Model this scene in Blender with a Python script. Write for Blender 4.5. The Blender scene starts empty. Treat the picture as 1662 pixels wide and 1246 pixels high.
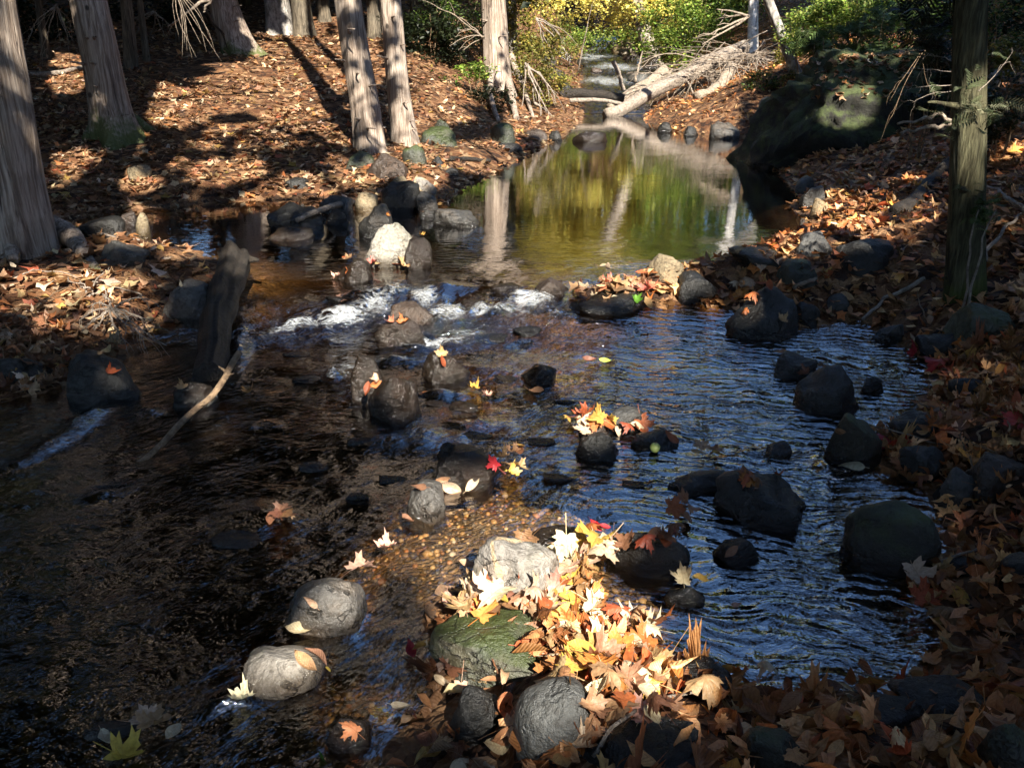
import bpy, bmesh, math, random
import numpy as np
from mathutils import Vector, Matrix
from mathutils.bvhtree import BVHTree
R = math.radians
rng = np.random.default_rng(11)
random.seed(11)
scene = bpy.context.scene
COL = scene.collection

# ------------------------------------------------------------------ camera (photo pixels are 1662 x 1246)
F, CX, CY, PIT, EYE = 1356.0, 831.0, 623.0, R(22.0), 1.5
cP, sP = math.cos(PIT), math.sin(PIT)
cam = bpy.data.cameras.new('camera'); cam.sensor_width = 36; cam.lens = 36 * F / 1662
cam.clip_start = 0.05; cam.clip_end = 600
camo = bpy.data.objects.new('camera', cam); COL.objects.link(camo)
camo.location = (0, 0, EYE); camo.rotation_euler = (R(90) - PIT, 0, 0)
scene.camera = camo

def raydir(px, py):
    u, v = (px - CX) / F, (CY - py) / F
    return np.array([u, cP + v * sP, -sP + v * cP])
def proj(P):
    P = np.asarray(P, float); d = P - np.array([0, 0, EYE])
    z = d[..., 1] * cP - d[..., 2] * sP
    z = np.where(z < 0.05, 0.05, z)
    up = d[..., 1] * sP + d[..., 2] * cP
    return CX + F * d[..., 0] / z, CY - F * up / z, z

# ------------------------------------------------------------------ noise
def _h(ix, iy, iz):
    h = (ix * 374761393 + iy * 668265263 + iz * 1274126177) & 0xffffffff
    h = ((h ^ (h >> 13)) * 1103515245) & 0xffffffff
    h = ((h ^ (h >> 15)) * 2246822519) & 0xffffffff
    return ((h ^ (h >> 16)) & 0xffffff) / float(0xffffff) * 2 - 1
def vnoise(p):
    p = np.asarray(p, float); i = np.floor(p).astype(np.int64); f = p - i
    f = f * f * f * (f * (f * 6 - 15) + 10)
    r = 0
    for a in (0, 1):
        wa = f[..., 0] if a else 1 - f[..., 0]
        for b in (0, 1):
            wb = f[..., 1] if b else 1 - f[..., 1]
            for c in (0, 1):
                wc = f[..., 2] if c else 1 - f[..., 2]
                r = r + wa * wb * wc * _h(i[..., 0] + a, i[..., 1] + b, i[..., 2] + c)
    return r
def fbm(p, oct=3, seed=0.0):
    p = np.asarray(p, float) + seed * 17.31
    r, a = 0, 1.0
    for k in range(oct):
        r = r + a * vnoise(p); p = p * 2.03 + 5.2; a *= 0.5
    return r
def fbm2(x, y, oct=3, seed=0.0):
    return fbm(np.stack([x, y, np.full_like(x, seed * 3.7 + .5)], -1), oct, seed)
def sm(a, b, x):
    t = np.clip((x - a) / (b - a), 0, 1); return t * t * (3 - 2 * t)

# ------------------------------------------------------------------ water levels and shoreline
def wl(y):
    return np.interp(y, [-20, 4.55, 5.25, 19.3, 20.6, 22, 24, 28, 34, 80], [0, 0, .1, .1, .26, .44, .65, 1.05, 1.5, 3.0])
def wpt(px, py):
    d = raydir(px, py); z = 0.0
    for _ in range(12):
        t = (z - EYE) / d[2]; p = d * t; z = float(wl(p[1]))
    return (p[0], p[1])
_shore = [('w', -7, -.3), ('w', -7, 2.0), (0, 655), (80, 640), (140, 612), (225, 565), (285, 530), (345, 470), (372, 432), (330, 408),
 (250, 402), (200, 388), (130, 382), (105, 362), (160, 345), (280, 336), (430, 327), (520, 325), (560, 345), (600, 332), (690, 345),
 (720, 335), (770, 300), (800, 285), (860, 255), (905, 225), (945, 192), ('w', 1.55, 19.5), ('w', 1.75, 22), ('w', 2.05, 28), ('w', 2.7, 34),
 ('w', 3.5, 48), ('w', 5.8, 48), ('w', 4.6, 34), ('w', 4.5, 28), ('w', 3.7, 22), ('w', 2.95, 20), (1040, 197), (1090, 215), (1160, 222),
 (1225, 224), (1240, 262), (1290, 300), (1302, 318), (1285, 335), (1312, 352), (1345, 388), (1290, 402), (1200, 420), (1120, 440), (1000, 455),
 (935, 466), (925, 490), (1000, 506), (1100, 498), (1180, 500), (1240, 545), (1310, 528), (1400, 522), (1450, 555), (1495, 575), (1525, 625),
 (1480, 690), (1420, 705), (1395, 745), (1440, 765), (1510, 800), (1540, 850), (1535, 905), (1470, 945), (1530, 1010), (1500, 1090),
 (1390, 1120), (1230, 1125), (1120, 1085), (1060, 1035), (985, 985), (930, 925), (890, 890), (770, 960), (700, 1010), (700, 1120), (655, 1200),
 (610, 1262), ('w', -.32, 1.1), ('w', -1.5, .4)]
POLY = np.array([(s[1], s[2]) if s[0] == 'w' else wpt(*s) for s in _shore])
_A, _B = POLY, np.roll(POLY, -1, 0)
def shore_dist(x, y):
    """positive on land, negative in the stream"""
    x = np.asarray(x, float); y = np.asarray(y, float)
    sh = x.shape; x = x.ravel(); y = y.ravel()
    best = np.full(x.shape, 1e9); ins = np.zeros(x.shape, bool)
    for (ax, ay), (bx, by) in zip(_A, _B):
        dx, dy = bx - ax, by - ay
        t = np.clip(((x - ax) * dx + (y - ay) * dy) / (dx * dx + dy * dy + 1e-12), 0, 1)
        best = np.minimum(best, (x - ax - t * dx) ** 2 + (y - ay - t * dy) ** 2)
        if ay != by:
            c = ((ay > y) != (by > y)) & (x < (bx - ax) * (y - ay) / (by - ay) + ax)
            ins ^= c
    d = np.sqrt(best)
    return np.where(ins, -d, d).reshape(sh)
def mid_x(y):
    return np.interp(y, [0, 1.5, 3, 5, 7, 9, 13, 19, 22, 28, 34, 60], [0, 0, .4, .8, 1.2, 1.4, 2., 2.3, 2.7, 3.2, 3.6, 5])
def ground(x, y):
    x = np.asarray(x, float); y = np.asarray(y, float)
    sc = np.clip(y * .1, .25, 3.0)
    d = shore_dist(x, y) + fbm2(x / sc * 1.2, y / sc * 1.2, 2, 3) * .10 * sc
    w = wl(y)
    right = x > mid_x(y)
    land = np.maximum(d, 0)
    base = .13 * sm(0, .45, land) + .03 * land
    hl = np.interp(y, [8, 24, 40, 90], [0, 1.75, 5.0, 13]) * sm(.2, 3.2, land) + .02 * np.maximum(land - 3, 0)
    hr = .20 * np.minimum(land, .8) + .42 * np.maximum(land - .8, 0)
    hr = hr * np.interp(y, [0, 2.2, 3.5, 16, 19, 26, 60], [.35, .5, .9, 1.1, .8, .5, .4]) + np.interp(y, [24, 40, 90], [0, .8, 3]) * sm(0, 4, land)
    dep_shelf = .12 * np.exp(-(((x + .10) / .42) ** 2 + ((y - 2.35) / .50) ** 2)) + .08 * np.exp(-(((x - .35) / .5) ** 2 + ((y - 3.9) / .45) ** 2))
    h = w + base + np.where(right, hr, hl)
    dep = np.maximum(-d, 0)
    bed = w - .05 * sm(0, .08, dep) - .17 * sm(.05, .7, dep) + np.minimum(dep_shelf, .6 * (.05 * sm(0, .08, dep) + .17 * sm(.05, .7, dep)))
    h = np.where(d > 0, h, bed)
    h = h + .035 * fbm2(x * 1.7, y * 1.7, 3, 1) * np.where(d > 0, sm(0, .5, land), .6) + .012 * fbm2(x * 9, y * 9, 2, 2)
    return h
def surf(x, y):
    return np.maximum(ground(x, y), wl(y))
_T = np.geomspace(.8, 90, 900)
def hit(px, py, f=surf):
    d = raydir(px, py); P = np.array([0, 0, EYE]) + _T[:, None] * d
    g = P[:, 2] - f(P[:, 0], P[:, 1]); k = np.argmax(g < 0)
    if g[k] >= 0: k = len(_T) - 1
    if k == 0: return P[0]
    t = g[k - 1] / (g[k - 1] - g[k] + 1e-9)
    p = P[k - 1] + t * (P[k] - P[k - 1]); return p

# ------------------------------------------------------------------ scene helpers
def tag(o, label=None, cat=None, group=None, kind=None):
    if label: o['label'] = label
    if cat: o['category'] = cat
    if group: o['group'] = group
    if kind: o['kind'] = kind
    return o
def empty(name, loc, label, cat, group=None):
    o = bpy.data.objects.new(name, None); COL.objects.link(o); o.location = loc; o.empty_display_size = .2
    return tag(o, label, cat, group)
def mesh_obj(name, V, Fc, mat, loc=(0, 0, 0), parent=None, uv=None, col=None, attrs=None, smooth=True):
    """V world verts (n,3); Fc (m,3|4) int array or list of arrays. Stored relative to loc (or the parent's location)."""
    V = np.asarray(V, np.float64)
    if parent is not None: loc = tuple(parent.location)
    V = (V - np.array(loc)).astype(np.float32)
    me = bpy.data.meshes.new(name)
    fs = Fc if isinstance(Fc, list) else [Fc]
    fs = [np.asarray(f, np.int32) for f in fs if len(f)]
    li = np.concatenate([f.ravel() for f in fs]); tot = np.concatenate([np.full(len(f), f.shape[1], np.int32) for f in fs])
    st = np.concatenate([[0], np.cumsum(tot)[:-1]]).astype(np.int32)
    me.vertices.add(len(V)); me.vertices.foreach_set('co', V.ravel())
    me.loops.add(len(li)); me.loops.foreach_set('vertex_index', li)
    me.polygons.add(len(tot)); me.polygons.foreach_set('loop_start', st)
    if smooth: me.polygons.foreach_set('use_smooth', np.ones(len(tot), bool))
    me.update(calc_edges=True)
    if uv is not None:
        u = me.uv_layers.new(name='UVMap'); u.data.foreach_set('uv', np.asarray(uv, np.float32)[li].ravel())
    if col is not None:
        a = me.attributes.new('col', 'FLOAT_COLOR', 'POINT')
        c = np.ones((len(V), 4), np.float32); c[:, :3] = col; a.data.foreach_set('color', c.ravel())
    for k, v in (attrs or {}).items():
        a = me.attributes.new(k, 'FLOAT', 'POINT'); a.data.foreach_set('value', np.asarray(v, np.float32))
    me.materials.append(mat); me.validate()
    o = bpy.data.objects.new(name, me); COL.objects.link(o)
    if parent is not None: o.parent = parent
    else: o.location = loc
    return o

class MB:
    """collects tubes into one mesh"""
    def __init__(s): s.v = []; s.f4 = []; s.f3 = []; s.n = 0; s.h = []
    def tube(s, pts, rad, seg=8, bump=0.0, seed=0, flare=None):
        pts = np.asarray(pts, float); n = len(pts); rad = np.broadcast_to(np.asarray(rad, float), (n,))
        t = np.gradient(pts, axis=0); t /= np.linalg.norm(t, axis=1)[:, None] + 1e-9
        ref = np.array([0, 0, 1.0]) if abs(t[0, 2]) < .8 else np.array([1.0, 0, 0])
        a = np.cross(t, ref); a /= np.linalg.norm(a, axis=1)[:, None] + 1e-9; b = np.cross(t, a)
        th = np.linspace(0, 2 * math.pi, seg, endpoint=False)
        rr = rad[:, None] * np.ones(seg)
        if bump:
            L = np.concatenate([[0], np.cumsum(np.linalg.norm(np.diff(pts, axis=0), axis=1))])
            P = np.stack([np.cos(th)[None] * 2.2 + 0 * L[:, None], np.sin(th)[None] * 2.2 + 0 * L[:, None], L[:, None] * 1.1 + 0 * th[None]], -1)
            rr = rr * (1 + bump * fbm(P, 3, seed))
        if flare is not None: rr = rr * flare(np.arange(n), th)
        V = pts[:, None] + rr[..., None] * (np.cos(th)[None, :, None] * a[:, None] + np.sin(th)[None, :, None] * b[:, None])
        V = V.reshape(-1, 3); i = np.arange(n - 1)[:, None] * seg; j = np.arange(seg)[None]
        q = np.stack([i + j, i + (j + 1) % seg, i + seg + (j + 1) % seg, i + seg + j], -1).reshape(-1, 4) + s.n
        s.f4.append(q)
        c0, c1 = s.n + len(V), s.n + len(V) + 1
        jj = np.arange(seg); e = s.n + (n - 1) * seg
        s.f3.append(np.stack([np.full(seg, c0), s.n + (jj + 1) % seg, s.n + jj], -1))
        s.f3.append(np.stack([np.full(seg, c1), e + jj, e + (jj + 1) % seg], -1))
        s.v.append(np.vstack([V, pts[0], pts[-1]])); s.n += len(V) + 2
    def build(s, name, mat, parent=None, loc=(0, 0, 0), moss=None):
        V = np.vstack(s.v)
        at = {'hgt': moss(V)} if moss else None
        return mesh_obj(name, V, [np.vstack(s.f4), np.vstack(s.f3)], mat, loc, parent, attrs=at)

def curve(p, n=24, wob=0.0, seed=0):
    """smooth polyline through control points, with a little wander"""
    p = np.asarray(p, float); k = len(p)
    if k == 2:
        q = p[0] + np.linspace(0, 1, n)[:, None] * (p[1] - p[0])
    else:
        e = np.vstack([2 * p[0] - p[1], p, 2 * p[-1] - p[-2]]); q = []
        for u in np.linspace(0, k - 1 - 1e-6, n):
            i = int(u); f = u - i; a, b, c, d = e[i:i + 4]
            q.append(.5 * (2 * b + (c - a) * f + (2 * a - 5 * b + 4 * c - d) * f * f + (3 * b - a - 3 * c + d) * f ** 3))
        q = np.array(q)
    if wob:
        L = np.linspace(0, 4, n)
        for ax in range(3):
            q[:, ax] += wob * fbm(np.stack([L, np.full(n, ax * 7.3), np.full(n, seed * 1.9)], -1), 2)
    return q

# ------------------------------------------------------------------ node helpers
def new_mat(name):
    m = bpy.data.materials.new(name); m.use_nodes = True; nt = m.node_tree; nt.nodes.clear()
    return m, nt
def N(nt, typ, ins=None, **kw):
    n = nt.nodes.new(typ)
    for k, v in kw.items(): setattr(n, k, v)
    for k, v in (ins or {}).items():
        s = n.inputs[k]
        if isinstance(v, bpy.types.NodeSocket): nt.links.new(v, s)
        else: s.default_value = v
    return n
def ramp(nt, fac, stops, interp='LINEAR'):
    n = nt.nodes.new('ShaderNodeValToRGB'); n.color_ramp.interpolation = interp
    e = n.color_ramp.elements
    while len(e) < len(stops): e.new(.5)
    for q, (p, c) in zip(e, stops):
        q.position = p; q.color = (*c, 1) if len(c) == 3 else c
    nt.links.new(fac, n.inputs[0]); return n.outputs[0]
def noise(nt, vec, scale, detail=4, rough=.55, **kw):
    return N(nt, 'ShaderNodeTexNoise', {'Vector': vec, 'Scale': scale, 'Detail': detail, 'Roughness': rough}, **kw).outputs[0]
def mapping(nt, vec, scale=(1, 1, 1), rot=(0, 0, 0)):
    return N(nt, 'ShaderNodeMapping', {'Vector': vec, 'Scale': scale, 'Rotation': rot}).outputs[0]
def M(nt, op, a, b=0.0, clamp=False):
    n = nt.nodes.new('ShaderNodeMath'); n.operation = op; n.use_clamp = clamp
    for k, v in ((0, a), (1, b)):
        if isinstance(v, bpy.types.NodeSocket): nt.links.new(v, n.inputs[k])
        else: n.inputs[k].default_value = v
    return n.outputs[0]
def MR(nt, v, a, b, c=0.0, d=1.0, smooth=False):
    n = N(nt, 'ShaderNodeMapRange', {'Value': v, 'From Min': a, 'From Max': b, 'To Min': c, 'To Max': d})
    if smooth: n.interpolation_type = 'SMOOTHSTEP'
    return n.outputs[0]
def mixc(nt, f, a, b, blend='MIX'):
    n = N(nt, 'ShaderNodeMix', data_type='RGBA', blend_type=blend)
    for k, v in ((0, f), (6, a), (7, b)):
        if isinstance(v, bpy.types.NodeSocket): nt.links.new(v, n.inputs[k])
        else: n.inputs[k].default_value = (*v, 1) if isinstance(v, tuple) else v
    return n.outputs[2]
def attr(nt, name, out='Fac'):
    return N(nt, 'ShaderNodeAttribute', attribute_name=name).outputs[out]
def bump(nt, h, strength=.5, dist=.02, normal=None):
    i = {'Height': h, 'Strength': strength, 'Distance': dist}
    if normal is not None: i['Normal'] = normal
    return N(nt, 'ShaderNodeBump', i).outputs[0]
def finish(nt, shader):
    o = nt.nodes.new('ShaderNodeOutputMaterial'); nt.links.new(shader, o.inputs[0])

# ------------------------------------------------------------------ materials
def mat_leaf(name, rough=.45, transl=.25, veins=True, color=None, varied=0.0, sidev=.35):
    m, nt = new_mat(name)
    c = attr(nt, 'col', 'Color') if color is None else None
    if color is not None:
        r = N(nt, 'ShaderNodeObjectInfo').outputs['Random']
        c = N(nt, 'ShaderNodeHueSaturation', {'Hue': MR(nt, r, 0, 1, .5 - .02 * varied, .5 + .02 * varied), 'Value': MR(nt, r, 0, 1, 1 - .25 * varied, 1 + .15 * varied), 'Color': (*color, 1)}).outputs[0]
    geo = N(nt, 'ShaderNodeNewGeometry').outputs['Position']
    blot = noise(nt, geo, 90, 3, .6)
    c = mixc(nt, MR(nt, blot, .42, .72, 0, .55), c, mixc(nt, 1.0, c, (.42, .30, .22), 'MULTIPLY'))
    if veins:
        uv = N(nt, 'ShaderNodeUVMap').outputs[0]
        s = N(nt, 'ShaderNodeSeparateXYZ', {0: uv})
        ax = M(nt, 'ABSOLUTE', M(nt, 'SUBTRACT', s.outputs[0], .5))
        mid = MR(nt, ax, .008, .022, 1, 0)
        w = M(nt, 'SINE', M(nt, 'MULTIPLY', M(nt, 'SUBTRACT', s.outputs[1], M(nt, 'MULTIPLY', ax, .9)), 62.0))
        side = MR(nt, w, .80, 1.0, 0, sidev)
        v = M(nt, 'MAXIMUM', mid, side)
        c = mixc(nt, M(nt, 'MULTIPLY', v, .35), c, mixc(nt, 1.0, c, (.45, .33, .25), 'MULTIPLY'))
        nb = bump(nt, M(nt, 'ADD', M(nt, 'MULTIPLY', w, sidev * 2), M(nt, 'MULTIPLY', blot, 2.0)), .4, .004)
    else: nb = None
    p = N(nt, 'ShaderNodeBsdfPrincipled', {'Base Color': c, 'Roughness': rough, 'Specular IOR Level': .35})
    t = N(nt, 'ShaderNodeBsdfTranslucent', {'Color': c})
    if nb is not None: nt.links.new(nb, p.inputs['Normal'])
    x = N(nt, 'ShaderNodeMixShader', {0: transl, 1: p.outputs[0], 2: t.outputs[0]})
    finish(nt, x.outputs[0]); return m

def mat_rock(name, c1, c2, rough=.6, moss=0.0, stripe=False, wetall=0.0, speck=.3):
    m, nt = new_mat(name)
    obj = N(nt, 'ShaderNodeTexCoord').outputs['Object']; rnd = N(nt, 'ShaderNodeObjectInfo').outputs['Random']
    v = N(nt, 'ShaderNodeVectorMath', {0: obj, 1: N(nt, 'ShaderNodeCombineXYZ', {0: M(nt, 'MULTIPLY', rnd, 37.0), 1: M(nt, 'MULTIPLY', rnd, 11.0)}).outputs[0]}, operation='ADD').outputs[0]
    n1 = noise(nt, v, 6, 6, .6); n2 = noise(nt, v, 55, 5, .65); n3 = noise(nt, v, 230, 2, .6)
    c = mixc(nt, MR(nt, n1, .32, .68), c1, c2)
    c = mixc(nt, MR(nt, n2, .47, .64, 0, .75), c, mixc(nt, 1.0, c, (.42, .39, .36), 'MULTIPLY'))
    c = mixc(nt, MR(nt, n3, .58, .75, 0, speck), c, tuple(min(1, k * 2.0 + .03) for k in c1))
    c = N(nt, 'ShaderNodeHueSaturation', {'Value': MR(nt, rnd, 0, 1, .8, 1.2), 'Color': c}).outputs[0]
    tone = noise(nt, v, 3.2, 5, .7); c = mixc(nt, MR(nt, tone, .50, .64, 0, .55), c, mixc(nt, 1.0, c, (1.25, .92, .62), 'MULTIPLY'))
    c = mixc(nt, MR(nt, noise(nt, mapping(nt, v, (1, 1, 1), (1, .4, 2)), 4.1, 6, .72), .57, .66, 0, .6), c, mixc(nt, 1.0, c, (.42, .46, .34), 'MULTIPLY'))
    if stripe:
        w = N(nt, 'ShaderNodeTexWave', {'Vector': mapping(nt, v, (1, 1, 1), (.3, .5, .9)), 'Scale': 3.0, 'Distortion': 1.6, 'Detail': 3.0}).outputs['Fac']
        c = mixc(nt, MR(nt, w, .93, 1.0, 0, .75), c, (.50, .36, .20))
    cr = M(nt, 'ABSOLUTE', M(nt, 'SUBTRACT', noise(nt, mapping(nt, v, (1, 1, 1.8), (.4, .9, .2)), 5.5, 5, .55), .5))
    crk = M(nt, 'MULTIPLY', MR(nt, cr, .004, .016, 1, 0), MR(nt, tone, .45, .55))
    c = mixc(nt, M(nt, 'MULTIPLY', crk, .75), c, (.008, .007, .006))
    wet = attr(nt, 'wet')
    wn = M(nt, 'ADD', wet, MR(nt, n1, .3, .7, -.25, .25), clamp=True)
    wn = M(nt, 'MULTIPLY', wn, MR(nt, wet, 0, .1))
    if wetall: wn = M(nt, 'MAXIMUM', wn, MR(nt, n1, .25, .75, wetall * .7, wetall))
    wn = M(nt, 'MINIMUM', wn, 1.0)
    c = mixc(nt, wn, c, mixc(nt, 1.0, c, (.34, .31, .28), 'MULTIPLY'))
    if moss:
        nz = N(nt, 'ShaderNodeSeparateXYZ', {0: N(nt, 'ShaderNodeNewGeometry').outputs['Normal']}).outputs[2]
        mf = MR(nt, M(nt, 'ADD', M(nt, 'MULTIPLY', nz, .35), noise(nt, v, 9, 5, .65)), .80 - moss * .45, 1.05 - moss * .45)
        mc = mixc(nt, noise(nt, v, 120, 3), (.014, .021, .006), (.062, .080, .021))
        c = mixc(nt, mf, c, mc)
    h = M(nt, 'ADD', M(nt, 'ADD', M(nt, 'MULTIPLY', n2, .9), M(nt, 'MULTIPLY', n3, .3)), M(nt, 'SUBTRACT', M(nt, 'MULTIPLY', noise(nt, v, 18, 4, .6), 1.4), M(nt, 'MULTIPLY', crk, .8)))
    rg = M(nt, 'SUBTRACT', rough, M(nt, 'MULTIPLY', wn, rough - .10))
    rg = M(nt, 'ADD', rg, MR(nt, n2, .3, .7, -.05, .08))
    p = N(nt, 'ShaderNodeBsdfPrincipled', {'Base Color': c, 'Roughness': rg, 'Specular IOR Level': .5, 'Normal': bump(nt, h, .8, .018)})
    finish(nt, p.outputs[0]); return m

def mat_bark(name, dark, light, zs=.10, scale=38, moss=0.0, strength=.9, bands=False):
    m, nt = new_mat(name)
    obj = N(nt, 'ShaderNodeTexCoord').outputs['Object']; rnd = N(nt, 'ShaderNodeObjectInfo').outputs['Random']
    v = N(nt, 'ShaderNodeVectorMath', {0: obj, 1: N(nt, 'ShaderNodeCombineXYZ', {2: M(nt, 'MULTIPLY', rnd, 50.0)}).outputs[0]}, operation='ADD').outputs[0]
    warp = N(nt, 'ShaderNodeTexNoise', {'Vector': v, 'Scale': 3.0, 'Detail': 2.0}).outputs['Color']
    vw = N(nt, 'ShaderNodeVectorMath', {0: v, 1: N(nt, 'ShaderNodeVectorMath', {0: warp, 'Scale': .035}, operation='SCALE').outputs[0]}, operation='ADD').outputs[0]
    s = mapping(nt, vw, (1, 1, zs))
    f = noise(nt, s, scale, 6, .65); g = noise(nt, s, scale * .35, 4, .6); big = noise(nt, v, 2.6, 4, .6)
    ff = M(nt, 'ADD', M(nt, 'MULTIPLY', f, .6), M(nt, 'MULTIPLY', g, .4))
    c = ramp(nt, ff, [(.34, tuple(k * .45 for k in dark)), (.45, dark), (.58, light), (.72, tuple(min(1, k * 1.25) for k in light))])
    c = mixc(nt, MR(nt, big, .4, .7, 0, .5), c, mixc(nt, 1.0, c, (.62, .52, .44), 'MULTIPLY'))
    ck = noise(nt, mapping(nt, vw, (1, 1, .06)), 9, 5, .7)
    c = mixc(nt, MR(nt, ck, .60, .66, 0, .85), c, (.018, .013, .010))
    kn = N(nt, 'ShaderNodeTexVoronoi', {'Vector': mapping(nt, vw, (1, 1, .75)), 'Scale': 3.4}).outputs['Distance']
    c = mixc(nt, MR(nt, kn, .055, .10, .85, 0), c, (.022, .016, .012))
    ff = M(nt, 'SUBTRACT', ff, MR(nt, ck, .58, .66, 0, .5))
    if bands:
        b = noise(nt, mapping(nt, v, (1, 1, 14)), 6, 4, .7)
        c = mixc(nt, MR(nt, b, .60, .68), c, (.05, .045, .04))
    if moss:
        hg = attr(nt, 'hgt')
        mf = M(nt, 'MULTIPLY', MR(nt, M(nt, 'ADD', M(nt, 'MULTIPLY', hg, .75), M(nt, 'ADD', M(nt, 'MULTIPLY', noise(nt, v, 3.5, 3), .9), M(nt, 'MULTIPLY', noise(nt, v, 28, 4), .35))), 1.02, 1.22), moss, clamp=True)
        c = mixc(nt, mf, c, mixc(nt, noise(nt, v, 90, 3), (.02, .03, .006), (.09, .12, .02)))
    p = N(nt, 'ShaderNodeBsdfPrincipled', {'Base Color': c, 'Roughness': .85, 'Specular IOR Level': .2, 'Normal': bump(nt, ff, strength, .03)})
    finish(nt, p.outputs[0]); return m

def mat_ground():
    m, nt = new_mat('ground_soil')
    pos = N(nt, 'ShaderNodeNewGeometry').outputs['Position']
    wpos = N(nt, 'ShaderNodeVectorMath', {0: pos, 1: N(nt, 'ShaderNodeVectorMath', {0: N(nt, 'ShaderNodeTexNoise', {'Vector': pos, 'Scale': 9.0}).outputs['Color'], 'Scale': .09}, operation='SCALE').outputs[0]}, operation='ADD').outputs[0]
    vo = N(nt, 'ShaderNodeTexVoronoi', {'Vector': wpos, 'Scale': 14.0})
    r = N(nt, 'ShaderNodeSeparateColor', {0: vo.outputs['Color']}).outputs[0]
    leaf = ramp(nt, r, [(0, (.045, .022, .012)), (.25, (.12, .052, .022)), (.5, (.20, .10, .045)), (.75, (.28, .16, .08)), (1, (.10, .04, .02))], 'CONSTANT')
    n = noise(nt, pos, 3, 5, .6)
    land = mixc(nt, MR(nt, n, .35, .65), leaf, mixc(nt, 1.0, leaf, (.5, .45, .4), 'MULTIPLY'))
    # stream bed: pebbles of several sizes over brown silt
    v1 = N(nt, 'ShaderNodeTexVoronoi', {'Vector': wpos, 'Scale': 46.0}); v2 = N(nt, 'ShaderNodeTexVoronoi', {'Vector': wpos, 'Scale': 8.0})
    g1 = N(nt, 'ShaderNodeSeparateColor', {0: v1.outputs['Color']}).outputs[0]; g2 = N(nt, 'ShaderNodeSeparateColor', {0: v2.outputs['Color']}).outputs[1]
    bedc = ramp(nt, g1, [(0, (.05, .032, .018)), (.25, (.12, .072, .034)), (.5, (.19, .12, .055)), (.72, (.27, .18, .085)), (.88, (.15, .075, .035)), (1, (.08, .055, .035))], 'CONSTANT')
    bedc = mixc(nt, MR(nt, g2, .55, .62, 0, .75), bedc, mixc(nt, g2, (.05, .038, .026), (.20, .14, .08)))
    bedc = mixc(nt, MR(nt, n, .36, .60, .6, 0), bedc, (.07, .048, .027))
    w = attr(nt, 'under')
    c = mixc(nt, w, land, bedc)
    h = M(nt, 'ADD', M(nt, 'MULTIPLY', v1.outputs['Distance'], -1.0), M(nt, 'MULTIPLY', noise(nt, pos, 60, 4), .6))
    p = N(nt, 'ShaderNodeBsdfPrincipled', {'Base Color': c, 'Roughness': .8, 'Specular IOR Level': .25, 'Normal': bump(nt, h, .8, .03)})
    finish(nt, p.outputs[0]); return m

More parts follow.
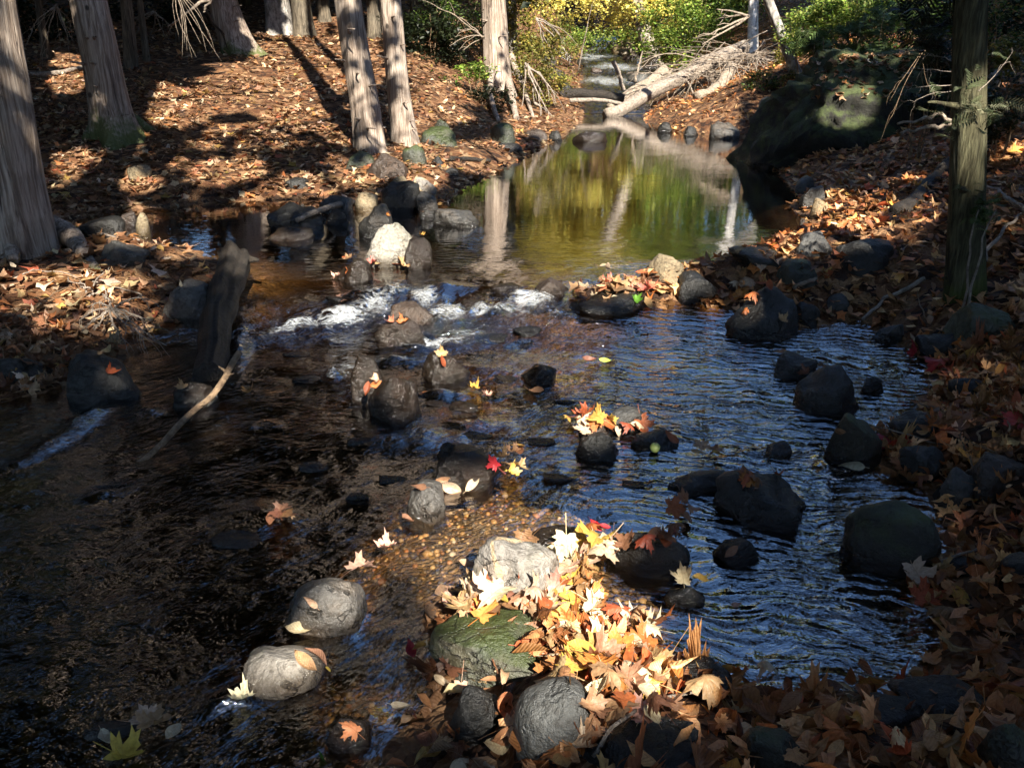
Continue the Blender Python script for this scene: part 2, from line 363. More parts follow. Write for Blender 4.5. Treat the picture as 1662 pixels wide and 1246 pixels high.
def mat_water():
    m, nt = new_mat('stream_water')
    pos = N(nt, 'ShaderNodeNewGeometry').outputs['Position']
    turb = attr(nt, 'turb'); foam = attr(nt, 'foam'); dep = attr(nt, 'depth')
    warp = N(nt, 'ShaderNodeTexNoise', {'Vector': pos, 'Scale': 2.2, 'Detail': 3.0}).outputs['Color']
    pw = N(nt, 'ShaderNodeVectorMath', {0: pos, 1: N(nt, 'ShaderNodeVectorMath', {0: warp, 'Scale': .22}, operation='SCALE').outputs[0]}, operation='ADD').outputs[0]
    a = noise(nt, mapping(nt, pw, (1, 1.9, 1), (0, 0, .25)), 13, 3, .55)
    b = noise(nt, mapping(nt, pw, (1, 1.5, 1), (0, 0, -.3)), 36, 2, .5)
    c = noise(nt, mapping(nt, pw, (1.2, .8, 1)), 4.0, 3, .5)
    wv = N(nt, 'ShaderNodeTexWave', {'Vector': mapping(nt, pw, (.55, 1.0, 1), (0, 0, .35)), 'Scale': 5.5, 'Distortion': 9.0, 'Detail': 2.0, 'Detail Scale': 1.2}, bands_direction='Y').outputs['Fac']
    calm = MR(nt, noise(nt, pos, 1.6, 3, .6), .35, .65, .45, 1.25)
    h = M(nt, 'MULTIPLY', M(nt, 'ADD', M(nt, 'ADD', M(nt, 'MULTIPLY', a, .75), M(nt, 'ADD', M(nt, 'MULTIPLY', b, .16), M(nt, 'ADD', M(nt, 'MULTIPLY', M(nt, 'MULTIPLY', wv, M(nt, 'SUBTRACT', 1.0, M(nt, 'MULTIPLY', attr(nt, 'swift'), .8))), .34), M(nt, 'MULTIPLY', M(nt, 'MULTIPLY', noise(nt, mapping(nt, mapping(nt, pw, (1, 1, 1), (0, 0, -.75)), (.45, 1.7, 1)), 12, 4, .6), attr(nt, 'swift')), 1.1)))), M(nt, 'MULTIPLY', c, 1.3)), calm)
    nb = bump(nt, M(nt, 'MULTIPLY', h, turb), 1.0, .085)
    inc = N(nt, 'ShaderNodeNewGeometry').outputs['Incoming']
    ca = M(nt, 'ABSOLUTE', N(nt, 'ShaderNodeVectorMath', {0: inc, 1: nb}, operation='DOT_PRODUCT').outputs['Value'])
    fr = M(nt, 'ADD', .17, M(nt, 'MULTIPLY', .83, M(nt, 'POWER', M(nt, 'SUBTRACT', 1.0, ca, True), 3.5)), True)   # Schlick, alike from both sides
    tint = ramp(nt, dep, [(0, (.96, .92, .84)), (.35, (.80, .66, .47)), (1.0, (.15, .11, .075))])
    tr = N(nt, 'ShaderNodeBsdfTransparent', {'Color': tint})
    gl = N(nt, 'ShaderNodeBsdfGlossy', {'Color': (1, 1, 1, 1), 'Roughness': .03, 'Normal': nb})
    w = N(nt, 'ShaderNodeMixShader', {0: fr, 1: tr.outputs[0], 2: gl.outputs[0]})
    fn = noise(nt, mapping(nt, pw, (.8, 1.6, 1), (0, 0, -.35)), 30, 8, .75); fn2 = noise(nt, mapping(nt, pw, (.6, 1.6, 1), (0, 0, -.35)), 10, 4, .65)
    rid = M(nt, 'SUBTRACT', 1.0, M(nt, 'MULTIPLY', M(nt, 'ABSOLUTE', M(nt, 'SUBTRACT', noise(nt, mapping(nt, pw, (.7, 1.5, 1), (0, 0, -.35)), 24, 4, .6), .5)), 7.0), clamp=True)
    k = M(nt, 'ADD', M(nt, 'ADD', M(nt, 'MULTIPLY', fn, .55), M(nt, 'ADD', M(nt, 'MULTIPLY', fn2, .35), M(nt, 'MULTIPLY', rid, .22))), foam)
    ff = MR(nt, k, 1.03, 1.58, 0, .8)
    fm = N(nt, 'ShaderNodeBsdfPrincipled', {'Base Color': (.78, .82, .84, 1), 'Roughness': .25, 'Normal': bump(nt, fn, .8, .03)})
    x = N(nt, 'ShaderNodeMixShader', {0: ff, 1: w.outputs[0], 2: fm.outputs[0]})
    finish(nt, x.outputs[0]); return m

def mat_wood(name, dark, light, wet=0.0):
    m, nt = new_mat(name)
    obj = N(nt, 'ShaderNodeTexCoord').outputs['Generated']; pos = N(nt, 'ShaderNodeNewGeometry').outputs['Position']
    n1 = noise(nt, pos, 22, 5, .65); n2 = noise(nt, pos, 110, 3, .6)
    c = mixc(nt, MR(nt, n1, .35, .65), dark, light)
    c = mixc(nt, MR(nt, n2, .5, .75, 0, .6), c, mixc(nt, 1.0, c, (.4, .36, .32), 'MULTIPLY'))
    p = N(nt, 'ShaderNodeBsdfPrincipled', {'Base Color': c, 'Roughness': .75 - .5 * wet, 'Specular IOR Level': .35, 'Normal': bump(nt, M(nt, 'ADD', M(nt, 'MULTIPLY', n1, 1.6), n2), .9, .02)})
    finish(nt, p.outputs[0]); return m

LEAF = mat_leaf('dead_leaf', sidev=.2); FOL = mat_leaf('live_foliage', .5, .38, False)
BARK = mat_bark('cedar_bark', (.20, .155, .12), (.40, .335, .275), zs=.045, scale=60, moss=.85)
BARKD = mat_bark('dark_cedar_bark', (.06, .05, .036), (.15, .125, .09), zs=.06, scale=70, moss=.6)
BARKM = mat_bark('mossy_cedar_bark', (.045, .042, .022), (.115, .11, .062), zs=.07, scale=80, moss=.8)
BARKG = mat_bark('grey_smooth_bark', (.16, .15, .135), (.36, .34, .31), zs=.5, scale=20, strength=.4)
BIRCH = mat_bark('white_birch_bark', (.62, .59, .54), (.84, .82, .78), zs=1.0, scale=12, strength=.2, bands=True)
PATCH = mat_bark('mottled_bark', (.10, .08, .06), (.38, .33, .27), zs=.8, scale=9, strength=.4)
WOOD_PALE = mat_wood('pale_dead_wood', (.15, .115, .08), (.36, .29, .22))
WOOD_BROWN = mat_wood('brown_dead_wood', (.13, .085, .05), (.32, .22, .13))
WOOD_DARK = mat_wood('dark_wet_wood', (.009, .007, .0055), (.038, .030, .022), .5)
WOOD_GREY = mat_wood('grey_weathered_wood', (.14, .11, .085), (.36, .30, .24))
RK = {
 'pebble': mat_rock('whitish_stone', (.20, .187, .165), (.29, .265, .225), .65),
 'pale': mat_rock('pale_grey_stone', (.15, .138, .122), (.235, .215, .185), .5, stripe=True),
 'cream': mat_rock('cream_stone', (.17, .16, .135), (.27, .245, .20), .65),
 'tan': mat_rock('tan_stone', (.17, .13, .075), (.25, .20, .12), .65),
 'grey': mat_rock('grey_stone', (.040, .040, .038), (.085, .083, .076), .5, wetall=.25),
 'wetgrey': mat_rock('wet_grey_stone', (.085, .082, .075), (.15, .142, .128), .45, wetall=.5),
 'dark': mat_rock('dark_stone', (.010, .010, .009), (.030, .029, .025), .48, wetall=.3, speck=.25),
 'char': mat_rock('charcoal_stone', (.055, .057, .054), (.085, .086, .08), .5, speck=.2),
 'wet': mat_rock('dark_wet_stone', (.020, .015, .010), (.048, .035, .024), .40, wetall=.9, speck=.15),
 'moss': mat_rock('mossy_stone', (.036, .042, .03), (.08, .082, .062), .42, moss=.5),
 'olive': mat_rock('olive_stone', (.018, .018, .011), (.040, .038, .025), .55, moss=.3),
 'brown': mat_rock('brown_stone', (.036, .025, .018), (.07, .05, .036), .5, wetall=.3),
 'boulder': mat_rock('mossy_boulder', (.005, .0055, .0035), (.020, .019, .014), .9, moss=.62, speck=.1),
}
# ------------------------------------------------------------------ light: sun from behind the camera, a little to the right
SUN_EL, SUN_AZ = R(40), R(17)
S2 = np.array([math.sin(SUN_AZ) * math.cos(SUN_EL), -math.cos(SUN_AZ) * math.cos(SUN_EL), math.sin(SUN_EL)])   # towards the sun
# sunlit patches of ground, in photo pixels: the tree crowns have their gaps along the rays that reach them
LIT = [(495, 105, 100, 70), (430, 135, 100, 45), (1385, 168, 36, 26), (350, 160, 70, 22), (300, 185, 60, 12), (120, 270, 32, 30), (180, 268, 26, 18), (270, 152, 30, 14),
 (720, 110, 75, 75), (690, 190, 60, 30), (600, 120, 18, 90), (560, 60, 20, 45), (110, 95, 30, 12), (110, 130, 26, 12), (370, 270, 60, 18), (480, 300, 50, 14), (210, 290, 40, 10),
 (690, 250, 60, 30), (585, 278, 36, 14), (598, 326, 16, 10), (780, 245, 60, 24), (690, 292, 30, 14),  (630, 395, 50, 45), (735, 350, 50, 20),  (430, 415, 70, 30), (800, 400, 70, 40), (590, 430, 50, 30), (220, 360, 40, 26),
 (540, 510, 140, 48), (700, 495, 110, 60), (820, 470, 90, 55), (650, 540, 70, 40), (880, 430, 80, 40), (950, 540, 70, 36), (780, 560, 80, 40), (720, 420, 70, 40),
 (180, 608, 18, 10), (60, 450, 60, 12), (300, 395, 40, 10), (345, 650, 34, 30), (530, 640, 30, 14),
 (690, 620, 60, 40), (600, 610, 50, 30), (780, 640, 60, 30), (970, 590, 40, 14), (735, 785, 55, 26), (840, 755, 30, 26), (690, 815, 34, 28), (640, 890, 40, 20),
 (790, 845, 110, 60), (735, 915, 36, 24), (610, 885, 36, 20), (840, 930, 88, 60), (945, 900, 65, 45), (815, 985, 75, 30), (930, 985, 100, 40), (1010, 1045, 85, 50), (990, 1090, 90, 40), (1060, 1110, 60, 40), (870, 1060, 48, 44), (775, 1085, 50, 24),
 (905, 1150, 50, 40), (1080, 1115, 50, 22), (990, 1110, 50, 20),  (810, 1150, 24, 40), (540, 985, 40, 32), (455, 1078, 70, 40), (395, 1140, 34, 20), (570, 1185, 36, 26), (650, 1155, 30, 16), (540, 1215, 20, 16), (590, 955, 30, 26), 
 (460, 850, 40, 16), (1010, 670, 50, 26), (960, 700, 30, 26), (930, 690, 25, 14), (1290, 350, 70, 26), (1360, 375, 50, 22), (1340, 330, 50, 12), (1060, 735, 16, 12), (1040, 455, 90, 22), (1215, 480, 40, 26), (1075, 440, 40, 30), (970, 440, 26, 14),
 (1655, 235, 16, 16), (1120, 960, 30, 16), (1560, 840, 40, 10), (1100, 1110, 30, 20), (1310, 385, 50, 14)]
HALF = [(120, 490, 150, 60, .85), (225, 1215, 70, 36, .9), (400, 255, 230, 70, .95), (130, 300, 90, 40, .7), (1600, 760, 70, 90, .8), (1440, 330, 90, 60, .85), (1250, 455, 60, 30, .8), (1600, 620, 60, 50, .7)]
LITA = np.array(LIT, float)
LITA[:, 2:] *= 1.08
def sunny_trunks():
    L = []
    for bx, tp, y, hs, r in (((602, 246), (566, 0), 10.1, (.3, .7, 1.1, 1.6, 2.0, 2.5), .20), ((660, 232), (632, 0), 10.9, (.3, .6, 1.0, 1.5, 1.9, 2.4, 2.8), .18), ((188, 222), (136, 0), 10.1, (.45, 1.5, 2.1), .13), ((38, 408), (-30, 0), 5.4, (.5, 1.05, 1.35), .09)):
        B = np.array([(bx[0] - CX) / F, 0, 0]); zc = y * cP + .9 * sP
        for h in hs:
            t = h / 2.6; px = bx[0] + (tp[0] - bx[0]) * t; L.append(((px - CX) / F * zc, y - .2, .4 + h, r))
    return L
SUNNY = None
def lit_prob(P):
    """chance that sun reaching point P of the ground is left open"""
    px, py, z = proj(P)
    r = np.full(px.shape, 9.0)
    e = .045 * F / z; ev = e * np.clip((EYE - P[..., 2]) / np.maximum(P[..., 1], .5), .12, 1)      # half a crown leaf
    for cx, cy, rx, ry in LITA: r = np.minimum(r, np.sqrt(((px - cx) / (rx + e)) ** 2 + ((py - cy) / (ry + ev)) ** 2))
    r = r + .28 * fbm2(P[..., 0] * 2.2, P[..., 1] * 1.5, 3, 31) * np.clip(P[..., 1] / 8, .35, 1.2)
    k = np.clip((1.15 - r) / .30, 0, 1)
    nz = fbm2(P[..., 0] * 1.9, P[..., 1] * 1.3, 3, 47)
    for cx, cy, rx, ry, q in HALF:      # thin canopy: broken flecks of sun
        s = ((px - cx) / rx) ** 2 + ((py - cy) / ry) ** 2
        k = np.maximum(k, np.where(s < 1, np.clip(.5 + nz * 1.6, 0, 1) * q, 0))
    k = np.where((py < 215) & (px > 820) & (px < np.where(py < 95, 1290, 1200)), 1.0, k)
    k = np.where((py < 92) & (px >= 1290) & (px < 1500), np.maximum(k, .8), k)
    k = np.where(P[..., 1] > 24, np.maximum(k, .6), k)
    k = np.where((P[..., 1] > 12) & (px > 880) & (px < 1190) & (py < 235), 1.0, k)
    return k
def open_to_sun(P):
    """True where a leaf at P would shade one of the sunlit patches"""
    G = P.copy(); dn = Vector(-S2)
    for q in range(len(P)):
        h = BVH.ray_cast(Vector(P[q]), dn)[0]
        if h is not None: G[q] = h
    w = wl(G[:, 1]); t = np.where(G[:, 2] < w, (w - G[:, 2]) / S2[2], 0); G = G + t[:, None] * S2
    pr = np.maximum(lit_prob(G), lit_prob(G + .14 * S2))
    for x, y, z, r in SUNNY:
        D = P - np.array([x, y, z]); al = D @ S2; q = np.linalg.norm(D - al[:, None] * S2, axis=1)
        pr = np.where((al > 0) & (q < r), np.maximum(pr, .93), pr)
    return rng.random(len(P)) < pr

SUNNY = sunny_trunks()
# ------------------------------------------------------------------ ground and water sheets
xs = np.concatenate([-np.geomspace(70, 4.3, 60), np.arange(-4.2, 4.21, .045), np.geomspace(4.3, 70, 60)])
ys = np.concatenate([np.linspace(-14, .4, 24), np.arange(.5, 7, .036), np.geomspace(7, 100, 190)])
X, Y = np.meshgrid(xs, ys)
def grid_faces(nx, ny):
    i = (np.arange(ny - 1)[:, None] * nx + np.arange(nx - 1)[None]).ravel()
    return np.stack([i, i + 1, i + nx + 1, i + nx], -1)
Hh = ground(X, Y)
GV = np.stack([X, Y, Hh], -1).reshape(-1, 3); GF = grid_faces(len(xs), len(ys))
under = sm(-.02, .035, wl(Y) - Hh).ravel()
tag(mesh_obj('ground', GV, GF, mat_ground(), attrs={'under': under}), kind='structure')

def wgrid(xs, ys):
    X, Y = np.meshgrid(xs, ys); d = shore_dist(X, Y); g = ground(X, Y); w = wl(Y)
    px, py, _ = proj(np.stack([X, Y, w], -1))
    def blob(L):
        r = np.zeros(X.shape)
        for cx, cy, rx, ry, v, *an in L:
            a = R(an[0]) if an else 0; dx, dy = px - cx, py - cy
            u = dx * math.cos(a) + dy * math.sin(a); q = -dx * math.sin(a) + dy * math.cos(a)
            r = np.maximum(r, v * np.exp(-((u / rx) ** 2 + (q / ry) ** 2)))
        return r
    foam = blob([(480, 530, 80, 16, .62, -12), (560, 515, 70, 22, .66, -10), (610, 500, 45, 28, .6), (640, 480, 40, 20, .5), (690, 485, 34, 20, .64), (725, 512, 54, 26, .62), (700, 557, 84, 13, .68, -6), (862, 492, 60, 18, .64), (905, 512, 40, 8, .5), (760, 545, 50, 10, .55), (650, 585, 40, 8, .5), (720, 640, 40, 9, .42), (760, 690, 40, 8, .40), (960, 560, 40, 6, .4),
                 (800, 505, 64, 18, .60), (392, 560, 14, 36, .55, 12), (135, 688, 48, 13, .55, -38), (75, 728, 60, 10, .5, -28), (650, 705, 70, 16, .36), (570, 620, 20, 26, .35), (540, 612, 20, 10, .5), (250, 668, 14, 6, .5), (180, 800, 40, 8, .34, -10), (420, 690, 30, 8, .3),
                 (600, 1180, 30, 30, .35), (1340, 750, 60, 14, .3, 20), (390, 1130, 60, 12, .33, -20), (560, 1000, 20, 40, .34), (1235, 735, 30, 10, .3),
                 (985, 132, 80, 12, .62), (1000, 112, 70, 9, .62), (960, 94, 60, 9, .66), (945, 80, 60, 7, .62), (1050, 102, 40, 9, .6), (985, 64, 50, 8, .62)])
    wob = fbm2(X * 1.1, Y * 1.1, 3, 5)
    far = sm(5.2, 6.0, Y)
    left = sm(.55, -.2, X - .15 * (Y - 2))
    turb = (.21 - .10 * left) * (1 - far) + far * (.005 + .02 * sm(7.2, 5.6, Y)) + .55 * sm(.45, 0, np.abs(Y - 4.6)) * (1 - sm(.4, .8, X)) + .45 * foam
    turb = np.where(Y > 19.5, .5, turb) * (1 + .4 * np.clip(wob, -.8, .8))
    z = w + turb * .030 * fbm2(X * 7, Y * 5, 3, 7) + foam * .05 * (.7 + 1.2 * fbm2(X * 13, Y * 9, 3, 8)) + .045 * blob([(860, 478, 60, 14, 1), (620, 480, 60, 14, 1), (720, 470, 40, 10, .8), (420, 840, 60, 22, .7), (760, 600, 60, 14, .5), (660, 720, 60, 18, .6)])
    z = np.where(Y > 19.5, z + .07 * fbm2(X * 1.6, Y * 1.3, 3, 12), z)
    dep = np.clip((w - g) / .25 + .65 * sm(-.2, -.8, X) * sm(4.8, 4.2, Y) + .5 * sm(.35, .9, X) * sm(5.3, 4.6, Y) + .5 * sm(6.0, 7.5, Y), 0, 1)  # bed depth plus painted darkening: shade at left, clearer reflections right and far
    keep = (d < .10 * np.clip(Y * .15, .6, 3))
    V = np.stack([X, Y, z], -1).reshape(-1, 3); Fc = grid_faces(len(xs), len(ys)); kf = keep.ravel()[Fc].any(1); Fc = Fc[kf]
    used = np.unique(Fc); mp = np.full(len(V), -1); mp[used] = np.arange(len(used))
    return V[used], mp[Fc], {'swift': (left * (1 - far)).ravel()[used], 'turb': turb.ravel()[used], 'foam': foam.ravel()[used], 'depth': dep.ravel()[used]}
WX = np.concatenate([-np.geomspace(8, 3.02, 40), np.arange(-3, 3.01, .020), np.geomspace(3.03, 8, 60)])
WY = np.concatenate([np.arange(-.3, 1.2, .1), np.arange(1.22, 5.6, .020), np.geomspace(5.62, 50, 300)])
wV, wF, wA = wgrid(WX, WY)
tag(mesh_obj('stream_water', wV, wF, mat_water(), attrs=wA), kind='structure')

# ------------------------------------------------------------------ rocks
def ico(sub):
    bm = bmesh.new(); bmesh.ops.create_icosphere(bm, subdivisions=sub, radius=1)
    V = np.array([v.co[:] for v in bm.verts]); Fc = np.array([[v.index for v in f.verts] for f in bm.faces]); bm.free(); return V, Fc
ICO = {k: ico(k) for k in (1, 2, 3, 4, 5)}
rock_bv, rock_bf, rock_n = [GV], [[tuple(f) for f in GF]], len(GV)
def rock_shape(kind, sub, seed):
    V, Fc = ICO[sub]; V = V.copy(); r = np.random.default_rng(seed)
    if kind == 'pointed':
        V[:, :2] *= (1 - .62 * np.clip((V[:, 2] + .2) / 1.2, 0, 1) ** .8)[:, None]
    e = {'slab': .62, 'block': .55}.get(kind, .86)
    V = np.sign(V) * np.abs(V) ** e
    if kind in ('egg', 'lump'): pass
    elif kind in ('angular', 'slab', 'block', 'pointed'):
        for _ in range(9 if kind != 'slab' else 7):
            n = r.normal(size=3); n /= np.linalg.norm(n); o = r.uniform(.62, .9)
            s = V @ n - o; V -= np.where(s > 0, s * .88, 0)[:, None] * n
    else:
        for _ in range(8):
            n = r.normal(size=3); n[2] = abs(n[2]) * .8; n /= np.linalg.norm(n); o = r.uniform(.60, .88)
            s = V @ n - o; V -= np.where(s > 0, s * .85, 0)[:, None] * n
    am = .16 if kind != 'round' else .11
    if kind == 'lump':
        for _ in range(5):
            n = r.normal(size=3); n[2] = abs(n[2]); n /= np.linalg.norm(n); s = V @ n - r.uniform(.60, .85); V = V - np.where(s > 0, s * .72, 0)[:, None] * n
        V = V * (1 + .10 * fbm(V * 1.1, 2, seed % 97) + .045 * fbm(V * 3, 3, seed % 89) + .012 * fbm(V * 10, 2, seed % 83))[:, None]; lo, hi = V.min(0), V.max(0); return (V - (lo + hi) / 2) / ((hi - lo) / 2), Fc
    if kind == 'egg': V = V * (1 + .10 * fbm(V * .9, 2, seed % 97) + .02 * fbm(V * 3, 2, seed % 89))[:, None]; lo, hi = V.min(0), V.max(0); return (V - (lo + hi) / 2) / ((hi - lo) / 2), Fc
    V = V * (1 + am * fbm(V * 1.25, 2, seed % 97) + .06 * fbm(V * 3.2, 3, seed % 89) + .022 * fbm(V * 9, 3, seed % 83))[:, None]
    lo, hi = V.min(0), V.max(0); V = (V - (lo + hi) / 2) / ((hi - lo) / 2)
    return V, Fc
ROCKS = {}
def rock(box, mat, label, kind='round', name='stream_rock', sub=4, dk=.85, group=None, key=None, sink=.12, tilt=None):
    global rock_n
    x0, y0, x1, y1 = box; cx = (x0 + x1) / 2
    P = hit(cx, y1); _, _, D = proj(P); D = float(D)
    rx = (x1 - x0) / 2 * D / F; V0 = (y1 - y0) * D / F
    dep = math.atan2(EYE - P[2], P[1]); phi = max(dep, R(1.5)); s, c = math.sin(phi), math.cos(phi)
    for k in (dk, .65, .5, .36, .24):
        ry = rx * k; lo, hi = .10 * rx, 4 * rx
        g = lambda rz: ry * .95 * s + sink * rz * c + math.hypot(ry * s, rz * c) - V0
        if g(lo) < 0:
            for _ in range(40):
                m = (lo + hi) / 2
                if g(m) < 0: lo = m
                else: hi = m
            break
    rz = (lo + hi) / 2 if g(.10 * rx) < 0 else .10 * rx
    C = np.array([P[0], P[1] + .93 * ry, P[2] + sink * rz])
    seed = int(abs(x0 * 131 + y0 * 17 + x1)) + 5
    V, Fc = rock_shape(kind, sub, seed)
    V = V * np.array([rx, ry, rz])
    if tilt:
        a = R(tilt); V = V @ np.array([[math.cos(a), 0, -math.sin(a)], [0, 1, 0], [math.sin(a), 0, math.cos(a)]])
    W = V + C
    w = wl(W[:, 1]); inw = shore_dist(np.array([C[0]]), np.array([P[1]]))[0] < .12
    wet = 1 - sm(.015, .085, W[:, 2] - w) if inw else np.zeros(len(W))
    o = mesh_obj(name, W, Fc, RK[mat], loc=tuple(C), attrs={'wet': wet})
    tag(o, label, 'rock', group)
    rock_bv.append(W); rock_bf.append([tuple(int(i) + rock_n for i in f) for f in Fc]); rock_n += len(W)
    ROCKS[key or label] = (C, rx, ry, rz)
    return o

# foreground
rock((760, 880, 918, 985), 'pale', 'large pale grey sunlit stone with a faint tan stripe, above the bright leaf pile', 'angular', sub=5, dk=.7, tilt=14)
rock((688, 985, 905, 1120), 'moss', 'big dark green mossy stone with leaves along its top, below the pale striped stone', 'lump', sub=5)
rock((833, 1105, 972, 1240), 'char', 'smooth rounded charcoal stone beside the coral leaf, at the foot of the leaf pile', 'egg', sub=5, dk=.95)
rock((724, 1115, 822, 1208), 'dark', 'dark stone left of the coral leaf and of the smooth charcoal stone', 'round', sub=4)
rock((945, 1170, 1155, 1275), 'dark', 'broad flat dark stone cut by the bottom edge, under a thin diagonal twig', 'round', sub=5)
rock((445, 928, 585, 1035), 'wetgrey', 'wet grey rounded stone with one pinkish leaf lying on it', 'lump', sub=5)
rock((376, 1040, 514, 1132), 'pebble', 'dry whitish stone sunlit in the dark water, two tan leaves at its side', 'lump', sub=5)
rock((1210, 1183, 1322, 1265), 'olive', 'smooth grey green stone among dull leaves at the bottom edge, right of the twig', 'round', sub=4)
rock((1390, 1122, 1517, 1182), 'dark', 'low flat slate coloured stone in the leaves at the near end of the blue pool', 'round', sub=4)
rock((1470, 1088, 1628, 1162), 'dark', 'rough black rock behind the low flat slate stone', 'angular', sub=4)
rock((1600, 1172, 1700, 1275), 'olive', 'dark olive rock in the bottom right corner', 'round', sub=4)
rock((1388, 810, 1542, 935), 'olive', 'big smooth olive rounded boulder on the right edge of the blue pool', 'lump', sub=5)
rock((1170, 765, 1322, 862), 'dark', 'flat angular slab in the blue pool with a bunch of brown leaves', 'slab', sub=4)
rock((1088, 757, 1206, 806), 'dark', 'low dark stone touching the angular slab on its far side', 'round', sub=4)
rock((985, 850, 1127, 942), 'dark', 'round black stone with tan leaves at the left edge of the blue pool', 'round', sub=4)
rock((1163, 868, 1240, 922), 'dark', 'small pointed dark stone standing alone in the blue water', 'pointed', sub=4)
rock((850, 848, 958, 902), 'wet', 'half submerged wet stone just behind the pale striped stone', 'round', sub=4)
rock((655, 778, 722, 848), 'wetgrey', 'shiny wet grey stone with cream leaves on its far end', 'round', sub=4, dk=1.3)
rock((703, 722, 815, 798), 'wet', 'dark flat wet rock with a red maple leaf at its right end', 'slab', sub=4)
rock((940, 658, 990, 722), 'brown', 'brownish upright stone in the rock cluster beside the green fruit', 'pointed', sub=4)
rock((985, 657, 1057, 702), 'grey', 'grey smooth stone at the back of the rock cluster beside the green fruit', 'round', sub=4)
rock((935, 697, 1010, 750), 'dark', 'black rounded stone at the front of the cluster left of the green fruit', 'round', sub=4)
rock((1025, 690, 1112, 732), 'dark', 'dark low stone with an orange leaf just behind the green fruit', 'round', sub=4)
rock((566, 573, 628, 658), 'wet', 'pointed wet rock splashed by the riffle, left of its twin', 'pointed', sub=4)
rock((592, 605, 682, 692), 'wet', 'dark wet hump with orange leaves down its left side', 'angular', sub=4)
rock((678, 568, 762, 622), 'wet', 'wet rock with brown leaves at the lower end of the white water', 'round', sub=4)
rock((603, 512, 690, 566), 'wet', 'wet brown rock with red leaves on top in the white water', 'angular', sub=4)
rock((628, 486, 718, 534), 'brown', 'brown wet rock behind the one with red leaves in the white water', 'round', sub=4)
rock((578, 362, 675, 434), 'cream', 'pale pointed stone standing in the water above the riffle', 'pointed', sub=5, dk=.7)
rock((655, 385, 700, 438), 'wet', 'black wet wedge against the right side of the pale pointed stone', 'angular', sub=3)
rock((540, 418, 602, 462), 'wet', 'low wet rock with leaves left of the pale pointed stone', 'angular', sub=4)
rock((578, 330, 648, 388), 'dark', 'black rounded rock directly behind the pale pointed stone', 'round', sub=4)
rock((614, 294, 682, 346), 'dark', 'jet black lump in the middle of the shore rocks', 'angular', sub=4)
rock((700, 335, 778, 369), 'grey', 'dark oblong block lying at the water edge of the upper pool', 'block', sub=4)
rock((590, 250, 662, 294), 'brown', 'brownish rounded boulder at the foot of the two straight cedars', 'round', sub=4)
rock((556, 246, 606, 274), 'moss', 'mossy grey stone at the left of the brownish boulder', 'round', sub=3)
rock((652, 235, 692, 270), 'moss', 'mossy angular stone at the right of the brownish boulder', 'angular', sub=3)
rock((574, 312, 613, 344), 'tan', 'tan rounded stone between the grey slab and the black lump', 'round', sub=3)
rock((674, 312, 712, 345), 'grey', 'flat sided grey stone against the right of the black lump', 'block', sub=3)
rock((664, 286, 708, 314), 'pale', 'pale grey stone in the sunny leaves above the black lump', 'round', sub=3)
rock((635, 285, 668, 304), 'tan', 'small tan stone between the brownish boulder and the black lump', 'round', sub=3)
rock((428, 330, 518, 378), 'dark', 'black angular slab leaning at the mouth of the side channel', 'slab', sub=4)
rock((515, 317, 572, 350), 'grey', 'dark grey slab right of the black slab at the side channel', 'slab', sub=4)
rock((420, 366, 505, 392), 'wet', 'low wet stone in front of the black slab', 'round', sub=3)
rock((525, 340, 566, 366), 'dark', 'small dark rock in the leaves below the grey slab', 'angular', sub=3)
rock((680, 340, 706, 358), 'dark', 'little dark stone beside the oblong block', 'round', sub=3)
rock((698, 254, 722, 270), 'dark', 'small dark rounded stone in leaves above the upper pool', 'round', sub=3)
rock((720, 272, 745, 284), 'grey', 'small flat stone on the leafy point of the upper pool', 'round', sub=3)
rock((455, 288, 500, 306), 'dark', 'flat dark rock in the leaves on the far side of the side channel', 'angular', sub=3)
# left bank
rock((245, 450, 352, 528), 'wetgrey', 'round wet grey stone at the left side of the big log', 'round', sub=4)
rock((100, 565, 217, 655), 'dark', 'black boulder with an orange leaf at the edge of the left bank', 'round', sub=4)
rock((-30, 572, 60, 622), 'dark', 'black rock under leaves at the left edge of the picture', 'round', sub=4)
rock((148, 388, 227, 432), 'grey', 'flat grey stone right of the big cedar root', 'round', sub=4)
rock((213, 345, 242, 388), 'tan', 'upright cream block in the side channel', 'block', sub=3)
rock((188, 343, 220, 370), 'brown', 'pinkish brown stone beside the upright cream block', 'round', sub=3)
rock((108, 350, 190, 386), 'dark', 'dark low rock at the left end of the side channel', 'round', sub=3)
rock((205, 268, 240, 292), 'tan', 'tan stone under the mossy roots of the second cedar', 'angular', sub=3)
rock((275, 612, 345, 662), 'wet', 'black wet rock under the diagonal stick', 'round', sub=4)
rock((132, 1170, 217, 1202), 'wet', 'nearly submerged stone above the cream leaf in the dark water', 'round', sub=4)
rock((525, 1158, 602, 1222), 'brown', 'wet sunlit brown stone with water running over it near the bottom', 'round', sub=4)
rock((335, 850, 420, 890), 'wet', 'dark hump in the black water left of the floating leaf bunch', 'round', sub=4)
rock((700, 580, 742, 600), 'wet', 'small wet stone awash below the white water', 'round', sub=3)
rock((845, 590, 905, 625), 'wet', 'submerged stone with one brown leaf in the middle of the stream', 'angular', sub=3)
rock((790, 458, 850, 482), 'wet', 'smooth stone under the glassy lip of the riffle', 'round', sub=3)
rock((860, 448, 930, 492), 'brown', 'brown rounded rock at the right end of the riffle lip', 'round', sub=4)
